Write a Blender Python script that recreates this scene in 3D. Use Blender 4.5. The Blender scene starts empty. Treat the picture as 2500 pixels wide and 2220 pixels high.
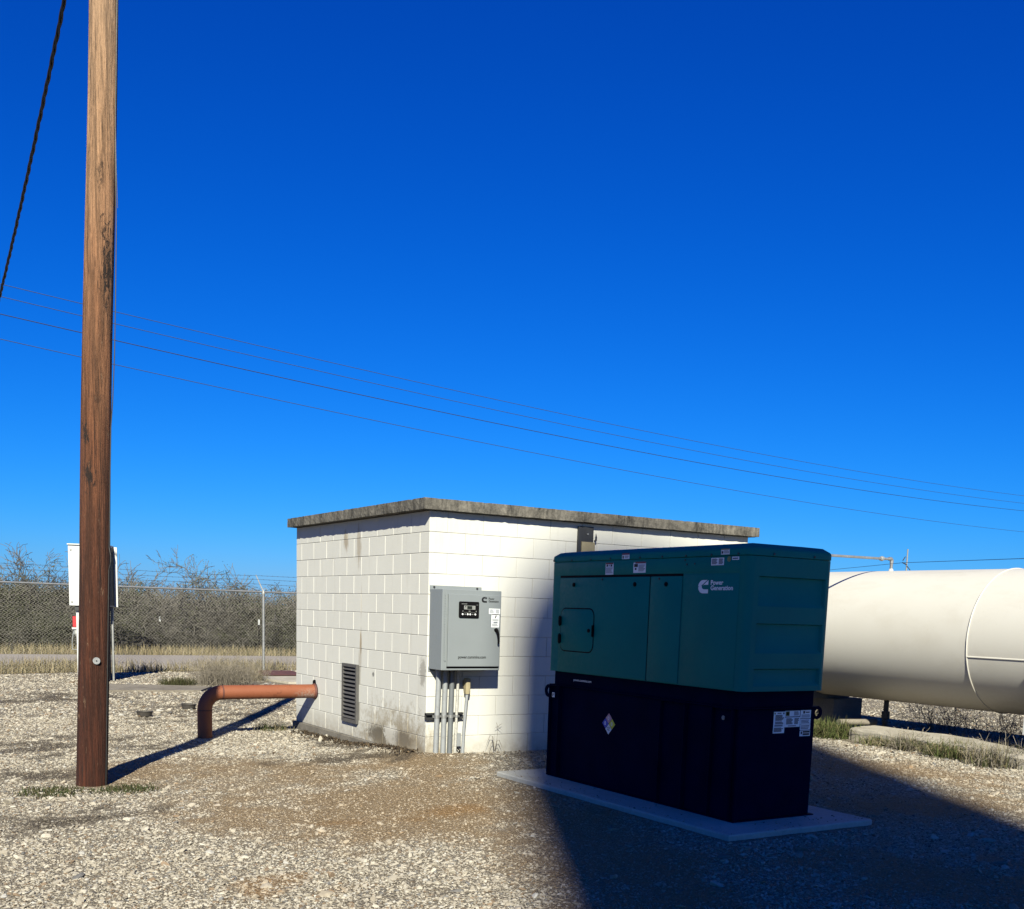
import bpy, bmesh, math, random
import numpy as np
from mathutils import Vector, Matrix, noise as mnoise

random.seed(7); RNG = np.random.default_rng(7)
scene = bpy.context.scene
COL = scene.collection
PI = math.pi; R = math.radians

# ------------------------------------------------------------------ camera
CAM = Vector((-4.94623, -9.55208, 1.49267))
YAW, PITCH, ROLL = 0.559418, -0.1412923, 0.0311415
fw = Vector((math.sin(YAW)*math.cos(PITCH), math.cos(YAW)*math.cos(PITCH), math.sin(PITCH)))
rt0 = Vector((math.cos(YAW), -math.sin(YAW), 0)); up0 = rt0.cross(fw)
rt = rt0*math.cos(ROLL) + up0*math.sin(ROLL); up = -rt0*math.sin(ROLL) + up0*math.cos(ROLL)
cd = bpy.data.cameras.new("camera"); cam = bpy.data.objects.new("camera", cd); COL.objects.link(cam)
cam.matrix_world = Matrix(((rt.x, up.x, -fw.x, CAM.x), (rt.y, up.y, -fw.y, CAM.y), (rt.z, up.z, -fw.z, CAM.z), (0, 0, 0, 1)))
cd.sensor_fit = 'HORIZONTAL'; cd.sensor_width = 36.0; cd.lens = 2619.04/2500*36
cd.shift_y = (1863.66-1110)/2500; cd.clip_start = 0.1; cd.clip_end = 3000
scene.camera = cam

# ------------------------------------------------------------------ sky, sun, exposure
SUN_AZ, SUN_EL = R(29.5), R(33.3)         # the light travels towards this azimuth (from +Y to +X)
world = bpy.data.worlds.new("World"); scene.world = world; world.use_nodes = True
wn = world.node_tree; wn.nodes.clear()
sky = wn.nodes.new('ShaderNodeTexSky'); sky.sky_type = 'NISHITA'; sky.sun_disc = False
sky.sun_elevation = SUN_EL; sky.sun_rotation = SUN_AZ + PI
sky.altitude = 200; sky.air_density = 1.0; sky.dust_density = 0.25; sky.ozone_density = 3.0
# one grade for the whole sky: the phone renders clear air as a deep saturated blue
def wmath(op, x, y):
    n = wn.nodes.new('ShaderNodeMath'); n.operation = op
    for i, v in enumerate((x, y)):
        if isinstance(v, bpy.types.NodeSocket): wn.links.new(v, n.inputs[i])
        else: n.inputs[i].default_value = v
    return n.outputs[0]
sep = wn.nodes.new('ShaderNodeSeparateColor'); cmb = wn.nodes.new('ShaderNodeCombineColor'); wn.links.new(sky.outputs[0], sep.inputs[0])
for i, (gain, gam, cap) in enumerate(((3.5, 2.95, 1.3), (5.45, 1.36, 2.0), (11.0, .98, .76))):
    v = wmath('MINIMUM', wmath('MULTIPLY', sep.outputs[i], .085), cap)
    wn.links.new(wmath('MULTIPLY', wmath('POWER', v, gam), gain), cmb.inputs[i])
bg = wn.nodes.new('ShaderNodeBackground'); bg.inputs['Strength'].default_value = 0.05
wo = wn.nodes.new('ShaderNodeOutputWorld')
wn.links.new(cmb.outputs[0], bg.inputs[0]); wn.links.new(bg.outputs[0], wo.inputs[0])
sl = bpy.data.lights.new("sun", 'SUN'); sl.energy = 5.0; sl.angle = R(0.53); sl.color = (1.0, 0.955, 0.77)
so = bpy.data.objects.new("sun", sl); COL.objects.link(so)
LDIR = Vector((math.sin(SUN_AZ)*math.cos(SUN_EL), math.cos(SUN_AZ)*math.cos(SUN_EL), -math.sin(SUN_EL)))
so.rotation_euler = LDIR.to_track_quat('-Z', 'Y').to_euler(); so.location = (-20, -30, 30)
vs = scene.view_settings; scene.display_settings.display_device = 'sRGB'
vs.view_transform = 'Standard'; vs.look = 'None'; vs.exposure = 1.34; vs.gamma = 1.0; vs.use_curve_mapping = False
scene.cycles.max_bounces = 6; scene.cycles.diffuse_bounces = 3; scene.cycles.glossy_bounces = 3

# ------------------------------------------------------------------ helpers: objects
def tag(o, label=None, cat=None, group=None, kind=None):
    if label: o['label'] = label
    if cat: o['category'] = cat
    if group: o['group'] = group
    if kind: o['kind'] = kind
    return o
def empty(name, loc=(0, 0, 0), rotz=0.0, label=None, cat=None, group=None):
    o = bpy.data.objects.new(name, None); o.location = loc; o.rotation_euler = (0, 0, rotz)
    o.empty_display_size = 0.1; COL.objects.link(o); return tag(o, label, cat, group)
def attach(o, parent):
    """parent without moving (meshes are written in world coordinates)"""
    o.parent = parent
    chain = []; p = parent
    while p is not None: chain.append(p); p = p.parent
    m = Matrix.Identity(4)
    for q in reversed(chain): m = m @ (q.matrix_parent_inverse @ q.matrix_basis if q.parent else q.matrix_basis)
    o.matrix_parent_inverse = m.inverted()
def xf(o): return o
class MB:
    def __init__(s): s.v = []; s.f = []; s.m = []; s.c = None
    def add(s, vs_, fs, mi=0):
        b = len(s.v); s.v.extend([tuple(q) for q in vs_]); s.f.extend([tuple(i+b for i in q) for q in fs]); s.m.extend([mi]*len(fs)); return s
    def box(s, a, b, mi=0):
        x0, y0, z0 = [min(a[i], b[i]) for i in range(3)]; x1, y1, z1 = [max(a[i], b[i]) for i in range(3)]
        return s.add([(x0,y0,z0),(x1,y0,z0),(x1,y1,z0),(x0,y1,z0),(x0,y0,z1),(x1,y0,z1),(x1,y1,z1),(x0,y1,z1)],
                     [(0,3,2,1),(4,5,6,7),(0,1,5,4),(1,2,6,5),(2,3,7,6),(3,0,4,7)], mi)
    def cbox(s, a, b, ch, mi=0):
        """box with chamfered edges"""
        bm = bmesh.new(); bmesh.ops.create_cube(bm, size=1)
        for q in bm.verts: q.co = Vector([(a[i]+b[i])/2 + q.co[i]*abs(b[i]-a[i]) for i in range(3)])
        bmesh.ops.bevel(bm, geom=bm.edges[:], offset=ch, segments=1, affect='EDGES', profile=.5)
        bm.verts.index_update(); s.add([q.co[:] for q in bm.verts], [[w.index for w in f.verts] for f in bm.faces], mi); bm.free(); return s
    def obox(s, c, size, rot, mi=0):
        c = Vector(c); hx, hy, hz = [q/2 for q in size]
        P = [c + rot @ Vector((sx*hx, sy*hy, sz*hz)) for sz in (-1, 1) for sx, sy in ((-1,-1),(1,-1),(1,1),(-1,1))]
        return s.add(P, [(0,3,2,1),(4,5,6,7),(0,1,5,4),(1,2,6,5),(2,3,7,6),(3,0,4,7)], mi)
    def prism(s, poly, z0, z1, mi=0):
        n = len(poly)
        return s.add([(x, y, z0) for x, y in poly] + [(x, y, z1) for x, y in poly],
                     [tuple(range(n-1, -1, -1)), tuple(range(n, 2*n))] + [(i, (i+1) % n, n+(i+1) % n, n+i) for i in range(n)], mi)
    def tube(s, pts, rad, n=8, cap=True, mi=0):
        P = [Vector(q) for q in pts]; K = len(P)
        rr = rad if isinstance(rad, (list, tuple)) else [rad]*K
        T = []
        for i in range(K):
            d = P[min(i+1, K-1)] - P[max(i-1, 0)]; T.append(d.normalized() if d.length > 1e-9 else Vector((0, 0, 1)))
        a = T[0].orthogonal().normalized(); V = []
        for i in range(K):
            a = (a - T[i]*a.dot(T[i])); a = a.normalized() if a.length > 1e-6 else T[i].orthogonal().normalized()
            b = T[i].cross(a)
            for k in range(n):
                t = 2*PI*k/n; V.append(P[i] + (a*math.cos(t) + b*math.sin(t))*rr[i])
        F = [(i*n+k, i*n+(k+1) % n, (i+1)*n+(k+1) % n, (i+1)*n+k) for i in range(K-1) for k in range(n)]
        if cap: F += [tuple(range(n-1, -1, -1)), tuple(range((K-1)*n, K*n))]
        return s.add(V, F, mi)
    def cyl(s, a, b, r, n=16, mi=0): return s.tube([a, b], r, n, True, mi)
    def loft(s, loops, cap0=True, cap1=True, mi=0):
        n = len(loops[0]); V = [q for L in loops for q in L]
        F = [(i*n+k, i*n+(k+1) % n, (i+1)*n+(k+1) % n, (i+1)*n+k) for i in range(len(loops)-1) for k in range(n)]
        if cap0: F.append(tuple(range(n-1, -1, -1)))
        if cap1: F.append(tuple(range((len(loops)-1)*n, len(loops)*n)))
        return s.add(V, F, mi)
    def build(s, name, mats, parent=None, smooth=None, local=False, recalc=False):
        me = bpy.data.meshes.new(name); me.from_pydata(s.v, [], s.f)
        mats = mats if isinstance(mats, (list, tuple)) else [mats]
        for m in mats: me.materials.append(m)
        if len(mats) > 1: me.polygons.foreach_set('material_index', s.m)
        if recalc:
            bm = bmesh.new(); bm.from_mesh(me); bmesh.ops.recalc_face_normals(bm, faces=bm.faces[:]); bm.to_mesh(me); bm.free()
        if smooth is not None:
            me.polygons.foreach_set('use_smooth', [True]*len(me.polygons))
            me.set_sharp_from_angle(angle=R(smooth))
        if s.c is not None:
            a = me.color_attributes.new('tint', 'FLOAT_COLOR', 'POINT'); a.data.foreach_set('color', np.asarray(s.c, dtype=np.float32).ravel())
        me.update()
        o = bpy.data.objects.new(name, me); COL.objects.link(o)
        if parent is not None:
            if local: o.parent = parent
            else: attach(o, parent)
        return o
def rrect(x0, y0, x1, y1, r, n=5, corners=(1, 1, 1, 1)):
    P = []
    for ci, (cx, cy, a0) in enumerate(((x1-r, y1-r, 0), (x0+r, y1-r, 90), (x0+r, y0+r, 180), (x1-r, y0+r, 270))):
        for k in range(n+1):
            t = R(a0 + 90*k/n); P.append((cx + r*math.cos(t), cy + r*math.sin(t)))
    return P

# ------------------------------------------------------------------ helpers: materials
ALB = .50      # all base colours below are written against this scale
def newmat(name):
    m = bpy.data.materials.new(name); m.use_nodes = True; nt = m.node_tree
    return m, nt, nt.nodes['Principled BSDF']
def N(nt, t, ins=None, **kw):
    n = nt.nodes.new('ShaderNode'+t)
    for k, v in kw.items(): setattr(n, k, v)
    for k, v in (ins or {}).items():
        if isinstance(v, bpy.types.NodeSocket): nt.links.new(v, n.inputs[k])
        else: n.inputs[k].default_value = v
    return n
def ramp(nt, fac, stops):
    n = nt.nodes.new('ShaderNodeValToRGB'); nt.links.new(fac, n.inputs[0]); e = n.color_ramp.elements
    while len(e) < len(stops): e.new(0.5)
    for q, (p, c) in zip(e, stops):
        q.position = p; q.color = (c, c, c, 1) if not isinstance(c, (tuple, list)) else (*[w*ALB for w in c], 1)
    return n.outputs[0]
def mixc(nt, fac, a, b, mode='MIX'):
    n = nt.nodes.new('ShaderNodeMix'); n.data_type = 'RGBA'; n.blend_type = mode
    for s_, v in ((n.inputs[0], fac), (n.inputs[6], a), (n.inputs[7], b)):
        if isinstance(v, bpy.types.NodeSocket): nt.links.new(v, s_)
        elif isinstance(v, (tuple, list)): s_.default_value = (*[w*ALB for w in v[:3]], 1)
        else: s_.default_value = v
    return n.outputs[2]
def math_(nt, op, a, b=0.0, c=None, clamp=False):
    n = nt.nodes.new('ShaderNodeMath'); n.operation = op; n.use_clamp = clamp
    for i, v in enumerate((a, b, c)):
        if v is None: continue
        if isinstance(v, bpy.types.NodeSocket): nt.links.new(v, n.inputs[i])
        else: n.inputs[i].default_value = v
    return n.outputs[0]
def noise(nt, vec, scale, detail=4, rough=.55, dist=0.0):
    n = nt.nodes.new('ShaderNodeTexNoise'); nt.links.new(vec, n.inputs['Vector'])
    n.inputs['Scale'].default_value = scale; n.inputs['Detail'].default_value = detail; n.inputs['Roughness'].default_value = rough; n.inputs['Distortion'].default_value = dist
    return n.outputs[0]
def posn(nt): return N(nt, 'NewGeometry').outputs['Position']
def mapv(nt, vec, scale=(1, 1, 1), loc=(0, 0, 0)):
    n = nt.nodes.new('ShaderNodeMapping'); nt.links.new(vec, n.inputs[0]); n.inputs['Scale'].default_value = scale; n.inputs['Location'].default_value = loc
    return n.outputs[0]
def bump(nt, bs, h, strength=.3, dist=.01):
    n = nt.nodes.new('ShaderNodeBump'); n.inputs['Strength'].default_value = strength; n.inputs['Distance'].default_value = dist
    nt.links.new(h, n.inputs['Height']); nt.links.new(n.outputs[0], bs.inputs['Normal'])
def gauss(nt, vec, c, s):
    """1 at c falling to 0 at distance about 1 in units of s"""
    a = N(nt, 'VectorMath', {0: vec, 1: c}, operation='SUBTRACT').outputs[0]
    b = N(nt, 'VectorMath', {0: a, 1: tuple(1/q for q in s)}, operation='MULTIPLY').outputs[0]
    l = N(nt, 'VectorMath', {0: b}, operation='LENGTH').outputs['Value']
    return math_(nt, 'SUBTRACT', 1.0, l, clamp=True)
def paint(name, col, rough=.45, metal=0.0, var=.12, scale=6.0, bmp=0.03, spec=.5, grime=None):
    m, nt, bs = newmat(name); p = N(nt, 'TexCoord').outputs['Object']
    f = noise(nt, p, scale, 5); f2 = noise(nt, p, scale*9, 3)
    c = mixc(nt, ramp(nt, f, [(.3, 0.0), (.7, 1.0)]), [q*(1-var) for q in col], [min(1.9, q*(1+var)) for q in col])
    if grime is not None: c = mixc(nt, ramp(nt, noise(nt, p, scale*2.3, 6, .7), [(.55, 0.0), (.75, .6)]), c, grime)
    nt.links.new(c, bs.inputs['Base Color'])
    nt.links.new(ramp(nt, f2, [(.3, max(0, rough-.08)), (.7, min(1, rough+.08))]), bs.inputs['Roughness'])
    bs.inputs['Metallic'].default_value = metal; bs.inputs['Specular IOR Level'].default_value = spec
    if bmp: bump(nt, bs, f2, bmp, .004)
    return m
M = {}
M['teal'] = paint('teal_paint', (.0008, .27, .232), .55, var=.06, scale=3, bmp=.02, spec=.10)
M['teal_roof'] = M['teal']
M['black'] = paint('black_gloss_paint', (.0002, .0055, .0340), .6, var=.2, scale=4, bmp=.02, spec=.012)
M['rubber'] = paint('black_rubber', (.004, .004, .005), .7, var=.2, spec=.1)
M['grey_box'] = paint('grey_enclosure_paint', (.285, .318, .338), .48, var=.025, scale=5, bmp=.02, spec=.35)
M['galv'] = paint('galvanised_steel', (.46, .47, .47), .42, .55, .18, 14, .05)
M['galv_dull'] = paint('dull_galvanised_steel', (.38, .39, .38), .55, .25, .18, 20, .05)
M['conduit'] = paint('grey_conduit', (.34, .36, .38), .5, 0, .08, 12, .03, grime=(.22, .2, .18))
M['conduit_dark'] = paint('dark_grey_conduit', (.17, .185, .20), .5, 0, .08, 12, .03)
M['conduit_white'] = paint('printed_white_conduit', (.55, .54, .5), .5, 0, .3, 60, .03)
M['vent'] = paint('grey_vent_metal', (.135, .13, .128), .5, .2, .15, 14, .04)
M['label'] = paint('white_label', (1.25, 1.28, 1.30), .45, 0, .03, 8, 0)
M['print'] = paint('grey_print', (.16, .19, .24), .5, 0, .1, 40, 0)
M['ink'] = paint('black_ink', (.008, .008, .009), .5, 0, .1, 40, 0)
M['red_ink'] = paint('red_ink', (.30, .03, .05), .5, 0, .1, 40, 0)
M['lbl_red'] = paint('faded_red_label', (0.9, 0.45, 0.504), .5, 0, .08, 40, 0)
M['lbl_blue'] = paint('blue_label', (0.039, 0.098, 0.741), .5, 0, .08, 40, 0)
M['lbl_yellow'] = paint('yellow_label', (1.08, 1.013, 0.08), .5, 0, .08, 40, 0)
M['lbl_olive'] = paint('olive_label', (0.33, 0.315, 0.09), .5, 0, .1, 40, 0)
M['lcd'] = paint('dark_display', (.02, .025, .022), .2, 0, .1, 10, 0)
M['white_paint'] = paint('white_steel_paint', (.72, .74, .74), .45, 0, .03, 5, .02)
M['dull_steel'] = paint('dark_steel', (.045, .047, .05), .5, .2, .2, 10, .04)
M['tan_board'] = paint('tan_board', (.42, .36, .22), .7, 0, .15, 8, .08)
M['cable'] = paint('black_cable', (.01, .01, .012), .55, 0, .1, 20, 0)
M['wire'] = paint('aluminium_wire', (.06, .105, .22), .5, .2, .1, 20, 0)
M['wire_dark'] = paint('weathered_wire', (.05, .075, .14), .5, .3, .1, 20, 0)
M['bowl'] = paint('dark_rubber_pan', (.05, .042, .035), .75, 0, .2, 20, .1, grime=(.16, .13, .1))
M['rust'] = paint('rusted_plate', (.12, .035, .025), .8, 0, .3, 6, .15, grime=(.2, .08, .04))
M['red_plastic'] = paint('red_plastic', (.55, .03, .035), .4, 0, .1, 20, 0)
M['link'] = paint('chain_link_wire', (.50, .48, .42), .5, .2, .1, 20, 0)
M['navy'] = paint('navy_shade_sheet', (.006, .009, .018), .55, 0, .1, 5, 0, spec=.15)  # colour of the sheets that darken the cabinet's unlit sides
M['barb'] = paint('barbed_wire', (.10, .10, .10), .5, .4, .1, 20, 0)

def m_blocks():
    m, nt, bs = newmat('white_painted_block'); P = posn(nt)
    rnd = N(nt, 'ObjectInfo').outputs['Random']
    n1 = noise(nt, P, 3.0, 6); n2 = noise(nt, P, 55, 4, .6); n3 = noise(nt, mapv(nt, P, (9, 9, 1.2)), 1.0, 6, .7)
    c = mixc(nt, n1, (.77, .765, .715), (.86, .855, .80))
    c = mixc(nt, math_(nt, 'MULTIPLY', rnd, .35), c, (.75, .75, .715))
    # streaks of grey-brown weathering running down
    c = mixc(nt, math_(nt, 'MULTIPLY', ramp(nt, n3, [(.56, 0.), (.80, 1.)]), .30), c, (.45, .40, .31))
    nz = noise(nt, P, 11, 7, .75); nzc = math_(nt, 'SUBTRACT', nz, .5)
    fine = math_(nt, 'SUBTRACT', noise(nt, mapv(nt, P, (1, 1, .75)), 26, 9, .85, .4), .5); run = math_(nt, 'SUBTRACT', noise(nt, mapv(nt, P, (40, 40, 3.2)), 1.0, 6, .75), .5)
    def stain(c, centre, size, col, k, hard=1.0, n=None):
        g = gauss(nt, P, centre, size); inside = ramp(nt, g, [(0., 0.), (.12, 1.)])
        g = math_(nt, 'ADD', math_(nt, 'MULTIPLY', g, 1.3), math_(nt, 'MULTIPLY', fine if n is None else n, 3.2))
        g = math_(nt, 'MULTIPLY', ramp(nt, g, [(.25, 0.), (.25+.6*hard, 1.)]), inside)
        return mixc(nt, math_(nt, 'MULTIPLY', g, k), c, col)
    # damp dirt low on the left wall, and a dark patch where the paint has failed
    c = stain(c, (0, .75, .12), (.5, 1.25, .50), (.36, .30, .20), .72, 1.2, nzc)
    c = stain(c, (0, .45, .05), (.5, .9, .40), (.30, .24, .16), .6, 1.1)
    c = stain(c, (0, 1.02, .10), (.5, .55, .15), (.07, .06, .045), .8, .6)
    c = stain(c, (0, .80, .14), (.5, .24, .16), (.80, .78, .72), .9, .3)
    c = stain(c, (0, .52, .12), (.5, .30, .12), (.09, .075, .06), .6, .6)
    # weeping rust under the slab and half way down
    for (y, z0, s, k) in ((1.62, 1.10, (.5, .035, .20), .8), (1.70, 2.14, (.5, .09, .30), .5), (2.06, 2.22, (.5, .10, .16), .6), (1.62, 1.55, (.5, .02, .32), .35), (1.64, .88, (.5, .07, .22), .35)):
        c = stain(c, (0, y, z0), s, (.30, .21, .10), k, .8, run)
    c = stain(c, (0, 1.28, .75), (.5, .035, .035), (.2, .2, .19), .9, .3)
    c = stain(c, (0, .09, .85), (.5, .09, .2), (.36, .34, .30), .7, .5)
    # splash-back along the foot of both walls
    z = N(nt, 'SeparateXYZ', {0: P}).outputs[2]
    low = math_(nt, 'SUBTRACT', 1.0, math_(nt, 'MULTIPLY', z, 4.2), clamp=True)
    c = mixc(nt, math_(nt, 'MULTIPLY', math_(nt, 'MULTIPLY', low, ramp(nt, nz, [(.3, .2), (.65, 1.)])), .75), c, (.33, .27, .19))
    nt.links.new(c, bs.inputs['Base Color']); bs.inputs['Roughness'].default_value = .72; bs.inputs['Specular IOR Level'].default_value = .25
    bump(nt, bs, math_(nt, 'ADD', n2, math_(nt, 'MULTIPLY', nz, .6)), .22, .006)
    return m
M['block'] = m_blocks()
M['mortar'] = paint('painted_mortar', (.52, .50, .45), .85, 0, .12, 9, .1)
def m_concrete(name, a, b, dark, streak=True, k=.8, bs_=.35):
    m, nt, bs = newmat(name); P = posn(nt)
    n1 = noise(nt, P, 2.2, 8, .7); n2 = noise(nt, P, 30, 6, .7); n3 = noise(nt, P, 150, 3)
    c = mixc(nt, ramp(nt, n2, [(.3, 0.), (.7, 1.)]), a, b)
    if streak:
        s = noise(nt, mapv(nt, P, (7, 7, .9)), 1.0, 8, .75); s2 = noise(nt, mapv(nt, P, (24, 24, 7.0)), 1.0, 6, .75); s3 = noise(nt, P, 13, 7, .8)
        g = math_(nt, 'ADD', math_(nt, 'ADD', math_(nt, 'MULTIPLY', s, .45), math_(nt, 'MULTIPLY', s2, .27)), math_(nt, 'MULTIPLY', s3, .28))
        c = mixc(nt, math_(nt, 'MULTIPLY', ramp(nt, g, [(.42, 0.), (.60, 1.)]), k), c, dark)
        c = mixc(nt, math_(nt, 'MULTIPLY', ramp(nt, noise(nt, P, 60, 5, .8), [(.60, 0.), (.66, 1.)]), .55), c, (.42, .39, .33))
    else:
        c = mixc(nt, math_(nt, 'MULTIPLY', ramp(nt, n1, [(.45, 0.), (.7, 1.)]), k), c, dark)
    nt.links.new(c, bs.inputs['Base Color']); bs.inputs['Roughness'].default_value = .9; bs.inputs['Specular IOR Level'].default_value = .2
    bump(nt, bs, math_(nt, 'ADD', n2, math_(nt, 'MULTIPLY', n3, .5)), bs_, .012)
    return m
M['roof'] = m_concrete('weathered_roof_concrete', (.18, .168, .145), (.34, .315, .27), (.021, .021, .020), k=.93, bs_=.6)
M['pad'] = m_concrete('new_pad_concrete', (.56, .56, .52), (.68, .68, .63), (.44, .43, .39), False, .5, .10)
M['oldcon'] = m_concrete('old_slab_concrete', (.52, .48, .40), (.66, .61, .52), (.32, .28, .22), False, .7)
M['greycon'] = m_concrete('dirty_flat_concrete', (.25, .22, .18), (.38, .34, .28), (.13, .11, .09), False, .8)
M['pier'] = m_concrete('pier_concrete', (.20, .20, .20), (.27, .27, .27), (.13, .13, .13), False, .6)
M['foot'] = m_concrete('foundation_concrete', (.22, .20, .17), (.32, .29, .25), (.11, .10, .085), False, .8)

def m_wood():
    m, nt, bs = newmat('weathered_pole_wood'); P = posn(nt)
    z = N(nt, 'SeparateXYZ', {0: P}).outputs[2]
    g1 = noise(nt, mapv(nt, P, (30, 30, 1.1)), 1.0, 8, .7, .35); g2 = noise(nt, mapv(nt, P, (95, 95, 2.6)), 1.0, 4, .7)
    g3 = noise(nt, mapv(nt, P, (13, 13, 1.0)), 1.0, 6, .6, .6)
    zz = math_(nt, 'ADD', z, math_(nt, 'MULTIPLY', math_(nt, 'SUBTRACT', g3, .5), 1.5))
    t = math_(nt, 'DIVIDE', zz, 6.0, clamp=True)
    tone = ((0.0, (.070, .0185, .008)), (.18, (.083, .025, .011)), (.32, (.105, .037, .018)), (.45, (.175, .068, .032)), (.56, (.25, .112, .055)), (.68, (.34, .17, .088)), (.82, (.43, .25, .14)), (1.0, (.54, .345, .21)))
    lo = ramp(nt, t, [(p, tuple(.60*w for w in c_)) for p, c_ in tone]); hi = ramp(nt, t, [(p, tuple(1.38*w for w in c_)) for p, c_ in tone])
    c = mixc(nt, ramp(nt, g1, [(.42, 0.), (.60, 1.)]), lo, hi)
    c = mixc(nt, math_(nt, 'MULTIPLY', ramp(nt, g2, [(.56, 0.), (.64, 1.)]), .8), c, (.020, .011, .008))
    fl = noise(nt, mapv(nt, P, (26, 26, 5)), 1.0, 5, .7)
    c = mixc(nt, math_(nt, 'MULTIPLY', ramp(nt, fl, [(.64, 0.), (.68, 1.)]), .55), c, (.34, .22, .14))
    nz = math_(nt, 'SUBTRACT', noise(nt, mapv(nt, P, (52, 52, 15)), 1.0, 7, .8, .3), .5)
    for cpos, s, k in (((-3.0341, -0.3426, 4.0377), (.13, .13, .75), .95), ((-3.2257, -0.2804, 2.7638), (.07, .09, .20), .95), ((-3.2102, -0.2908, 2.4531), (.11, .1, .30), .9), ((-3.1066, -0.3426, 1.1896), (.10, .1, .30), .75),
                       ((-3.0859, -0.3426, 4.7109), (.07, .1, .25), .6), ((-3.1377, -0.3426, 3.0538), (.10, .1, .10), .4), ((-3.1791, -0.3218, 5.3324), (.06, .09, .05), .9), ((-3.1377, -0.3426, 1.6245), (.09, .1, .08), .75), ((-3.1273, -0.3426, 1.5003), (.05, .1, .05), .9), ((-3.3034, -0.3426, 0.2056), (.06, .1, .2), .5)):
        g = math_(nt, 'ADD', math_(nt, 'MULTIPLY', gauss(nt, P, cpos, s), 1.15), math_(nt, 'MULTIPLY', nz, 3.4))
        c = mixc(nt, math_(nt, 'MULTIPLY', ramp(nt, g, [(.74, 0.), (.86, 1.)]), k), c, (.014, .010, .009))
    nt.links.new(c, bs.inputs['Base Color']); bs.inputs['Roughness'].default_value = .78; bs.inputs['Specular IOR Level'].default_value = .25
    bump(nt, bs, math_(nt, 'ADD', math_(nt, 'MULTIPLY', g1, 1.2), math_(nt, 'MULTIPLY', g2, 1.1)), .9, .02)
    return m
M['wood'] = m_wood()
def m_pipe():
    m, nt, bs = newmat('oxide_red_pipe_paint'); P = posn(nt)
    n1 = noise(nt, P, 5, 6, .6); n2 = noise(nt, P, 42, 6, .7)
    c = mixc(nt, n1, (.27, .080, .036), (.345, .115, .055))
    c = mixc(nt, math_(nt, 'MULTIPLY', ramp(nt, noise(nt, P, 16, 7, .75), [(.58, 0.), (.68, 1.)]), .7), c, (.10, .030, .016))
    c = mixc(nt, math_(nt, 'MULTIPLY', ramp(nt, n2, [(.62, 0.), (.70, 1.)]), .35), c, (.46, .27, .20))
    # chalky bare patch near the wall
    g = gauss(nt, P, (-.12, 2.9, .37), (.22, .3, .12)); g = math_(nt, 'MULTIPLY', g, ramp(nt, n2, [(.42, 0.), (.60, 1.)]))
    c = mixc(nt, g, c, (.42, .36, .32))
    nt.links.new(c, bs.inputs['Base Color']); bs.inputs['Roughness'].default_value = .62; bs.inputs['Specular IOR Level'].default_value = .3
    bump(nt, bs, n2, .15, .006); return m
M['pipe'] = m_pipe()
def m_tank():
    m, nt, bs = newmat('cream_tank_paint'); P = posn(nt)
    n1 = noise(nt, P, 1.1, 6, .6); n2 = noise(nt, P, 26, 5, .7); n3 = noise(nt, mapv(nt, P, (5, 1.2, 1.2)), 1.0, 6, .7)
    c = mixc(nt, n1, (.77, .74, .665), (.84, .82, .755))
    c = mixc(nt, math_(nt, 'MULTIPLY', ramp(nt, n3, [(.5, 0.), (.75, 1.)]), .28), c, (.56, .50, .40))
    c = mixc(nt, math_(nt, 'MULTIPLY', ramp(nt, noise(nt, P, 70, 2), [(.72, 0.), (.76, 1.)]), .4), c, (.30, .25, .2))
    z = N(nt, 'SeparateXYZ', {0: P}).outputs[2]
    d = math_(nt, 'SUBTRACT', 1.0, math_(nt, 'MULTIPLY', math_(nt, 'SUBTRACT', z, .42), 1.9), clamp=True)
    c = mixc(nt, math_(nt, 'MULTIPLY', math_(nt, 'MULTIPLY', d, ramp(nt, n2, [(.25, .5), (.7, 1.)])), .5), c, (.47, .38, .25))  # lower belly tinted tan: light off the gravel put into the colour
    nt.links.new(c, bs.inputs['Base Color']); bs.inputs['Roughness'].default_value = .48; bs.inputs['Specular IOR Level'].default_value = .35
    bump(nt, bs, n2, .05, .006); return m
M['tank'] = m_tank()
def m_attr(name, inst=False, rough=.95, bmpscale=None, spec=.15, trans=0.0):
    m, nt, bs = newmat(name)
    a = N(nt, 'Attribute', attribute_name='tint', attribute_type='INSTANCER' if inst else 'GEOMETRY').outputs['Color']
    if bmpscale:
        P = posn(nt); n = noise(nt, P, bmpscale, 5, .7)
        a = mixc(nt, ramp(nt, n, [(.3, 0.), (.7, 1.)]), mixc(nt, .32, a, (.08, .065, .05)), a); bump(nt, bs, n, .35, .01)
    nt.links.new(a, bs.inputs['Base Color']); bs.inputs['Roughness'].default_value = rough; bs.inputs['Specular IOR Level'].default_value = spec
    return m
M['stone'] = m_attr('limestone_chips', True, bmpscale=60)
M['blade'] = m_attr('grass_blades', False)
def m_twig():
    m, nt, bs = newmat('grey_bark'); P = posn(nt)
    c = mixc(nt, noise(nt, P, .9, 4), (.088, .080, .068), (.185, .170, .150))
    nt.links.new(c, bs.inputs['Base Color']); bs.inputs['Roughness'].default_value = .9; return m
M['twig'] = m_twig()
M['bark_dark'] = paint('dark_bark', (.055, .043, .035), .9, 0, .3, 6, .2)
M['leaf_olive'] = paint('olive_leaves', (.060, .068, .026), .8, 0, .4, 1.2, 0)
M['leaf_green'] = paint('pale_green_leaves', (.11, .145, .055), .8, 0, .3, 2.0, 0)

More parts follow.
